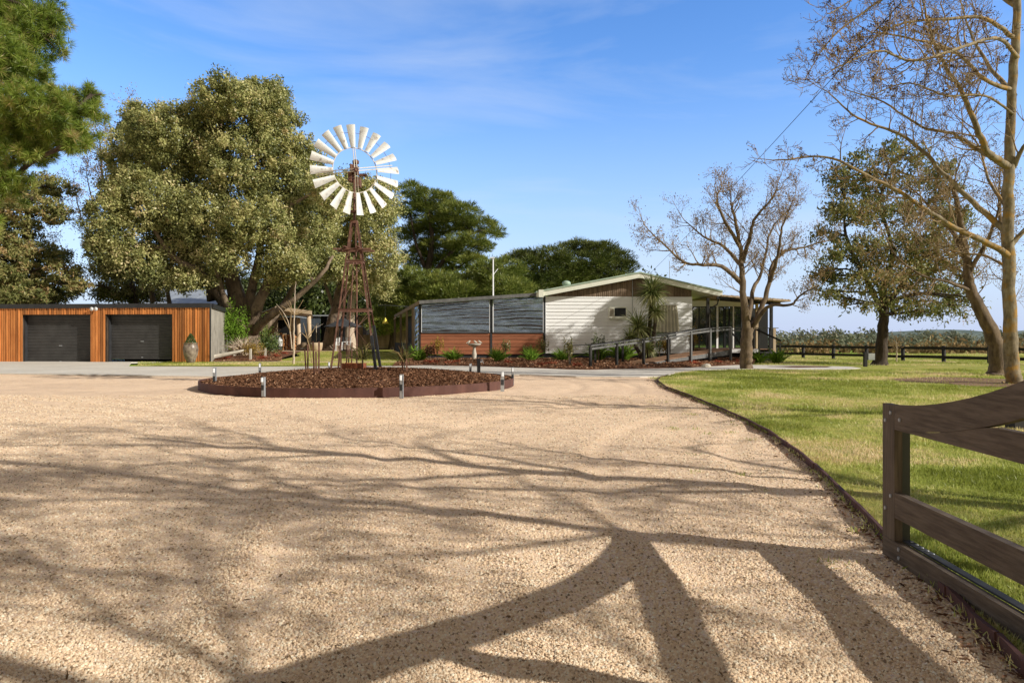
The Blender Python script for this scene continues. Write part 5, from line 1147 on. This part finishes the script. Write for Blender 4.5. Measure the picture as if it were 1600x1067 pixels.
bare('bare_tree','gnarled nearly bare tree with brown leaf clusters beside the ramp',29.4,gp(1166,578),
 [([(1166,582),(1166,572),(1166,555),(1167,535),(1168,512)],.28,.24),([(1166,520),(1163,480,-.3),(1160,440,-.3),(1158,400,0),(1152,360,.2),(1144,325,.3),(1142,316,.3)],.19,.03),([(1170,520),(1186,490,.2),(1200,450,.4),(1205,420,.6),(1222,395,.8),(1250,388,1),(1285,378,1.2)],.15,.03),
  ([(1176,512),(1190,490,-.4),(1206,477,-.8),(1236,476,-1.2),(1252,460,-1.5),(1278,448,-1.8)],.12,.02),([(1161,445),(1148,432,-.4),(1128,416,-.8),(1100,414,-1.2),(1070,410,-1.5),(1040,385,-1.8),(1012,358,-2)],.13,.02),
  ([(1159,415),(1130,385,.8),(1100,370,1.2),(1070,345,1.5)],.10,.02),([(1160,410),(1172,370,-.5),(1180,340,-.8),(1205,312,-1),(1214,290,-1)],.11,.02),([(1203,440),(1215,400,-.6),(1222,355,-1),(1238,316,-1)],.10,.02),
  ([(1168,500),(1178,450,1),(1190,425,1.5),(1205,360,2),(1230,330,2)],.12,.02),([(1156,385),(1130,340,-1),(1120,312,-1.2),(1127,292,-1)],.09,.02)],
 51,'bark_mid',[None,S(.33,1.05,.03,3),S(.33,1.05,.03,3,.35),S(.4,.8,.025,3,.6),S(.32,1.0,.03,3,.35),S(.33,1.0,.025,3),S(.33,1.0,.025,3),S(.33,1.0,.025,3),S(.33,.95,.025,3,.4),S(.33,.95,.025,3)],
 [('leaves','leaf_brown',3,.10,.034)], rmin=.006)
# pale plane tree, right foreground
pt, W1 = bare('plane_tree','tall plane tree with pale lichen covered trunk at the right edge',19.6,gp(1584,602),
 [([(1584,606),(1583,590),(1580,560),(1577,480),(1576,400),(1575,300),(1579,200),(1584,100),(1588,0),(1590,-120)],.225,.085),([(1577,400),(1540,378,-.4),(1495,358,-.8),(1450,330,-1),(1405,300,-1.2),(1350,272,-1.2),(1290,245,-1.2),(1230,250,-1.2)],.10,.02),
  ([(1577,365),(1530,325,.5),(1480,278,.8),(1440,235,1),(1395,205,1),(1340,185,1),(1300,150,1)],.10,.02),([(1577,262),(1548,242,-.5),(1530,210,-1),(1512,160,-1.2),(1480,110,-1.4),(1455,50,-1.5),(1440,-10,-1.5)],.12,.02),
  ([(1577,265),(1530,235,.6),(1490,210,1),(1440,198,1.2),(1380,160,1.4),(1320,140,1.5)],.08,.015),([(1580,265),(1600,230,-.3),(1630,180,-.6)],.09,.02),([(1585,150),(1550,110,.8),(1520,60,1.3),(1500,0,1.6)],.08,.02),
  ([(1579,140),(1540,125,-.8),(1490,80,-1.6),(1420,60,-2),(1360,50,-2)],.07,.015),([(1577,385),(1610,350),(1650,300)],.09,.02),([(1576,330),(1545,280,1.2),(1530,230,1.8),(1500,190,2)],.06,.015),([(1577,420),(1540,400,1),(1500,395,1.6),(1450,380,2),(1420,350,2)],.05,.012),([(1586,60),(1540,30,-.6),(1480,30,-1.2),(1400,40,-1.6),(1330,90,-1.8)],.07,.015),([(1588,10),(1540,-20,.6),(1470,-30,1),(1380,0,1.2),(1300,60,1.2),(1260,120,1)],.08,.012),([(1588,-60),(1500,-60,-.6),(1400,-40,-1.4),(1300,20,-2)],.08,.015),([(1590,90),(1560,60,-2),(1500,75,-4),(1430,95,-5),(1370,80,-5.5),(1300,110,-6)],.06,.012),([(1585,180),(1540,150,-1),(1480,150,-2),(1420,130,-3),(1360,150,-3.5)],.05,.012)],
 52,'bark_plane',[None,S(.32,1.1,.026,3,.2,up=.05),S(.32,1.1,.026,3,.2,up=.05),S(.32,1.1,.026,3,.2),S(.34,1.0,.024,3,.3),S(.6,1,.025,2),S(.34,1.0,.024,3),S(.34,1.0,.024,3),S(.6,1,.025,2),S(.34,.9,.02,3),S(.3,.8,.02,3),S(.28,.9,.02,3),S(.28,.9,.02,3),S(.3,.9,.02,3),S(.26,.8,.02,3),S(.26,.8,.02,3)],
 [('seed_pods','bud_dark',7,.035,.024,.16)], rmin=.006)
bare('leaning_tree','dark leaning tree trunk just left of the pale plane tree',24,gp(1557,588),
 [([(1557,592),(1560,570),(1553,530),(1535,490),(1520,460),(1513,430),(1508,390),(1500,340),(1490,290)],.33,.07),([(1566,590),(1574,540,.4),(1572,460,.6),(1568,380,.8),(1560,300,1)],.18,.05),([(1508,395),(1480,350,.5),(1450,320,1),(1420,290,1)],.10,.02),([(1512,430),(1540,380,-.4),(1560,330,-.6),(1570,280,-.8)],.09,.02),([(1518,455),(1480,440,-.6),(1440,430,-1),(1400,400,-1),(1380,360,-1)],.07,.015)],
 53,'bark_mid',[S(.36,1.3,.03,3,.45),S(.5,1.1,.03,3,.4),S(.28,1.2,.025,3,.2,up=.0),S(.3,1.0,.025,3),S(.33,1.1,.022,3,.2,up=-.05)],[('leaves','leaf_brown',3,.12,.034)], rmin=.005)
bare('bare_tree','thin brown leaved bare tree between the left conifers and the big gum',52,Vector((ax(215,52),52,0)),
 [([(215,560),(212,470),(190,400),(172,330),(160,270),(155,215)],.25,.04),([(200,430),(160,400),(130,350),(118,300)],.12,.03),([(180,360),(195,300),(190,240),(200,190)],.10,.03),([(212,470),(170,450),(130,440),(100,400)],.12,.03),([(190,400),(150,330),(135,270)],.1,.03)],
 54,'bark_dark',[S(.8,2.0,.05,3,.4)]+[S(.8,1.8,.05,3)]*4,[('leaves','leaf_brown',3,.25,.07)], rmin=.010)
# saplings
bare('sapling','young white trunked bare tree on the grass strip before the pergola',34.5,gp(459,569.5),
 [([(459,571),(459,545),(459.5,515),(460,490),(461,460),(462,440)],.065,.012)]+[([(460,492),(a,b)],.03,.01) for a,b in ((440,478),(447,470),(478,480),(486,484),(474,468))],55,'bark_pale',[None]*6, rmin=.008)
bare('sapling','leafless multi stemmed young tree leaning beside the white trunked sapling',35.5,Vector((ax(487,35.5),35.5,.04)),
 [([(488,570),(484,545),(478,520),(474,505)],.03,.015),([(456,545),(452,510),(444,490),(432,475)],.035,.010),([(453,515),(436,485)],.03,.01),([(453,520),(455,480),(452,470)],.03,.01),([(481,530),(470,520),(462,532)],.03,.01),([(480,530),(490,515),(496,505)],.03,.01)],56,'bark_pale',[None]*6, rmin=.008)
bare('sapling','thin staked bare sapling on the far right lawn',38.5,gp(1401,566),[([(1401,567),(1401,545),(1400,532)],.05,.02)]+[([(1401,548),(a,b)],.02,.008) for a,b in ((1390,534),(1412,532),(1396,526),(1406,524))],57,'bark_pale',[S(.3,.3,.01,2)]*5, rmin=.006)
for px,d,lb in ((566,18.9,'spiky seedling growing at the right of the windmill legs'),(632,18.5,'spiky seedling between two rusty stakes at the right')):
    tuft('seedling', lb, (ax(px,d),d,mz(ax(px,d),d)+.28), 40, .55, .25, 'leaf_olive', 'seedling', 90+px, None, .014)
    b = MB(); b.tube([(0,0,-.3),(0,0,.35)], .012, 5); o = b.build('stem','bark_dark'); o.parent = C.objects[-1] if False else [q for q in bpy.data.objects if q.name.startswith('seedling')][-1]

# cordyline with two heads
cb = Vector((ax(1010,33.6),33.6,.10)); t = thing('cordyline','palm-like cordyline with spiky leaf heads against the white wall',"palm",cb)
W = Wood(7); heads = [(at(1019,458,33.6),1.05,560),(at(1024,488,33.4),.75,200),(at(997,512,33.5),1.0,320),(at(985,528,33.2),.7,160),(at(1010,520,34.0),.9,240),(at(1012,545,33.3),.6,150)]
for h_, r_, n_ in heads:
    base_ = Vector((cb.x+random.uniform(-.15,.15), cb.y, cb.z)); W.limb([base_, base_.lerp(h_,.5)+Vector((.06,0,0)), h_], .13, .08)
o = W.build('trunk','bark_dark',t,8); o.location = -cb
V = []; T = []; r_ = np.random.RandomState(12)
for h_, L_, n_ in heads:
    d = unit(r_.normal(size=(n_,3))+np.array([0,0,.35])); L2 = L_*r_.uniform(.7,1.1,n_); p = np.array(tuple(h_))+d*.04
    w_ = unit(np.cross(d, r_.normal(size=d.shape)*.3+np.array([0,0,1.])))*.022; prev = p; dd = d.copy(); tt_ = np.clip(.6+r_.normal(size=n_)*.25+.25*(d[:,2]<-.1),0,1)
    for k in range(4):
        nx_ = prev+dd*(L2/4)[:,None]; f0, f1 = (1,1,.85,.55,.06)[k], (1,1,.85,.55,.06)[k+1]
        V.append(np.stack([prev-w_*f0,prev+w_*f0,nx_+w_*f1,nx_-w_*f1],1).reshape(-1,3)); T.append(tt_); prev = nx_; dd = unit(dd+np.array([0,0,-.16-.05*k]))
V = np.concatenate(V); o = np_mesh('leaves', V, 4, len(V)//4, np.concatenate(T), 'leaf_yucca', t); o.location = -cb

# trees standing just outside the right and rear of the view; their branches and shadows reach in
def wild(name, label, base, trunk, h, seed, nlimb, llen, leafn=1.5, maxlv=4, aim=None, lo=.28, ev=.42, lr=.075):
    t = thing(name, label, 'tree', base); W = Wood(seed); B = Vector(base); r = random.Random(seed)
    P, rd = W.limb([B, B+Vector((.1,.05,h*.33)), B+Vector((-.05,.1,h*.66)), B+Vector((.1,0,h))], trunk, .06, 6)
    for k in range(nlimb):
        f = lo+(.96-lo)*k/nlimb; q_ = P[int(f*(len(P)-1))]; a = k*2.4+r.uniform(-.3,.3)
        if aim is not None: a = aim+r.uniform(-1.5,1.5) if k%3 else a
        L_ = llen*(1.15-.55*f); dv = Vector((math.cos(a),math.sin(a),.5+.5*f))
        pp = [q_, q_+dv*L_*.4+Vector((0,0,-.02)), q_+dv*L_*.75+Vector((r.uniform(-.3,.3),r.uniform(-.3,.3),.0)), q_+Vector((dv.x,dv.y,dv.z*.8))*L_]
        p2, r2 = W.limb(pp, lr*(1.1-.5*f), .014, 5); W.sprout(p2, r2, ev, 1.05, .024, maxlv, .15, kids=3, up=.03)
    o = W.build('trunk','bark_plane',t,6,.0,lambda x: x > .03); o.location = -B
    o = W.build('branches','twig',t,4,.003,lambda x: x <= .03); o.location = -B
    o = bud_cloud('leaves', W.tips, 'leaf_brown', t, int(leafn) if leafn >= 1 else 1, .09, .035, seed); o.location = -B
    return t, W
wild('plane_tree','bare plane tree beside the gate whose trunk shadow crosses the gravel',(8.4,3.1,0),.19,8.0,61,13,3.0,1,3)
wild('plane_tree','bare plane tree behind the viewer on the right, shading the near gravel',(6.7,-1.2,0),.13,9.0,62,14,3.0,3,4,lo=.42,ev=.46,lr=.046)
wild('plane_tree','bare plane tree further along the right lawn outside the view',(13.5,8.4,0),.18,9.0,63,11,2.8,1,3,lo=.45)
wild('plane_tree','slender bare plane tree between the gate and the viewer, outside the view',(7.9,1.4,0),.10,8.6,64,13,2.9,2,4,lo=.42,ev=.48,lr=.046)
wood('rear_wood', -120, 120, -75, -60, 7, 10, 60, 'leaf_dark', 19, ln=.6, z0=-.5)

# ============================================================ LIGHT, SKY, CAMERA
S3 = Vector((SUNH.x*math.cos(ELEV), SUNH.y*math.cos(ELEV), math.sin(ELEV)))
sl = bpy.data.lights.new('sun', 'SUN'); sl.energy = 5.0; sl.angle = R(.53); sl.color = (1,.94,.84)
so = bpy.data.objects.new('sun', sl); C.objects.link(so); so.rotation_euler = S3.to_track_quat('Z','Y').to_euler(); so.location = (20,-6,20)
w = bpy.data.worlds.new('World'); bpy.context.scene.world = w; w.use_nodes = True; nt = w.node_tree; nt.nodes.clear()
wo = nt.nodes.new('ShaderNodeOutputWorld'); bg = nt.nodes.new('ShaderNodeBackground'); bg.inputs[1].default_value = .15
sk = nt.nodes.new('ShaderNodeTexSky'); sk.sky_type = 'NISHITA'; sk.sun_disc = False; sk.sun_elevation = ELEV; sk.sun_rotation = math.atan2(SUNH.x, SUNH.y); sk.air_density = 1.0; sk.dust_density = .15; sk.ozone_density = 2.0
tc = nt.nodes.new('ShaderNodeTexCoord'); mp = nt.nodes.new('ShaderNodeMapping'); mp.inputs['Scale'].default_value = (1.2,1.0,5.5); mp.inputs['Rotation'].default_value = (0,R(-14),0); mp.inputs['Location'].default_value = (.35,0,.2)
nt.links.new(tc.outputs['Generated'], mp.inputs[0])
n1 = nt.nodes.new('ShaderNodeTexNoise'); n1.inputs['Scale'].default_value = 1.5; n1.inputs['Detail'].default_value = 9; n1.inputs['Roughness'].default_value = .56; n1.inputs['Distortion'].default_value = .5
nt.links.new(mp.outputs[0], n1.inputs['Vector'])
rp = nt.nodes.new('ShaderNodeValToRGB'); rp.color_ramp.elements[0].position = .49; rp.color_ramp.elements[0].color = (0,0,0,1); rp.color_ramp.elements[1].position = .80; rp.color_ramp.elements[1].color = (.46,.46,.46,1)
nt.links.new(n1.outputs['Fac'], rp.inputs[0])
def wmix(f, a, b):
    m = nt.nodes.new('ShaderNodeMix'); m.data_type = 'RGBA'
    for i_, v in ((0,f),(6,a),(7,b)):
        if hasattr(v,'is_output'): nt.links.new(v, m.inputs[i_])
        else: m.inputs[i_].default_value = (*v,1)
    return m.outputs[2]
def mrange(v, a, b):
    m = nt.nodes.new('ShaderNodeMapRange'); m.interpolation_type = 'SMOOTHSTEP'; m.inputs[1].default_value = a; m.inputs[2].default_value = b; nt.links.new(v, m.inputs[0]); return m.outputs[0]
sx = nt.nodes.new('ShaderNodeSeparateXYZ'); nt.links.new(tc.outputs['Generated'], sx.inputs[0])
hsv = nt.nodes.new('ShaderNodeHueSaturation'); hsv.inputs['Hue'].default_value = .511; hsv.inputs['Saturation'].default_value = 1.28; hsv.inputs['Value'].default_value = 1.7
nt.links.new(sk.outputs[0], hsv.inputs['Color'])
haze = wmix(mrange(sx.outputs[2], .42, -.06), hsv.outputs[0], (3.5,4.2,6.1))     # paler toward the horizon
blend = wmix(.0 if False else mrange(sx.outputs[2], .75, .0), hsv.outputs[0], haze)
front = wmix(rp.outputs[0], blend, (4.9,5.5,6.5))
rear_fill = wmix(mrange(sx.outputs[2], .02, .50), (6.2,5.6,4.9), (1.35,1.2,1.02))           # warm fill light added to the unseen sky behind the camera, dimmer overhead
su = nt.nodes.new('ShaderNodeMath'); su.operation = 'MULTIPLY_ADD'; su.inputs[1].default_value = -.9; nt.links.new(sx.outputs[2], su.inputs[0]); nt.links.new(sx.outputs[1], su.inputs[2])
nt.links.new(wmix(mrange(su.outputs[0], -.15, .38), rear_fill, front), bg.inputs[0]); nt.links.new(bg.outputs[0], wo.inputs[0])
cam = bpy.data.cameras.new('camera'); co = bpy.data.objects.new('camera', cam); C.objects.link(co)
co.location = (0,0,H); co.rotation_euler = (R(90),0,0); cam.sensor_width = 36; cam.lens = 36*F/1600; cam.shift_y = -(533.5-HY)/1600; cam.clip_start = .05; cam.clip_end = 6000
sc = bpy.context.scene; sc.camera = co; sc.view_settings.view_transform = 'Standard'; sc.view_settings.look = 'None'; sc.view_settings.exposure = 0
sc.cycles.max_bounces = 6; sc.cycles.transparent_max_bounces = 4
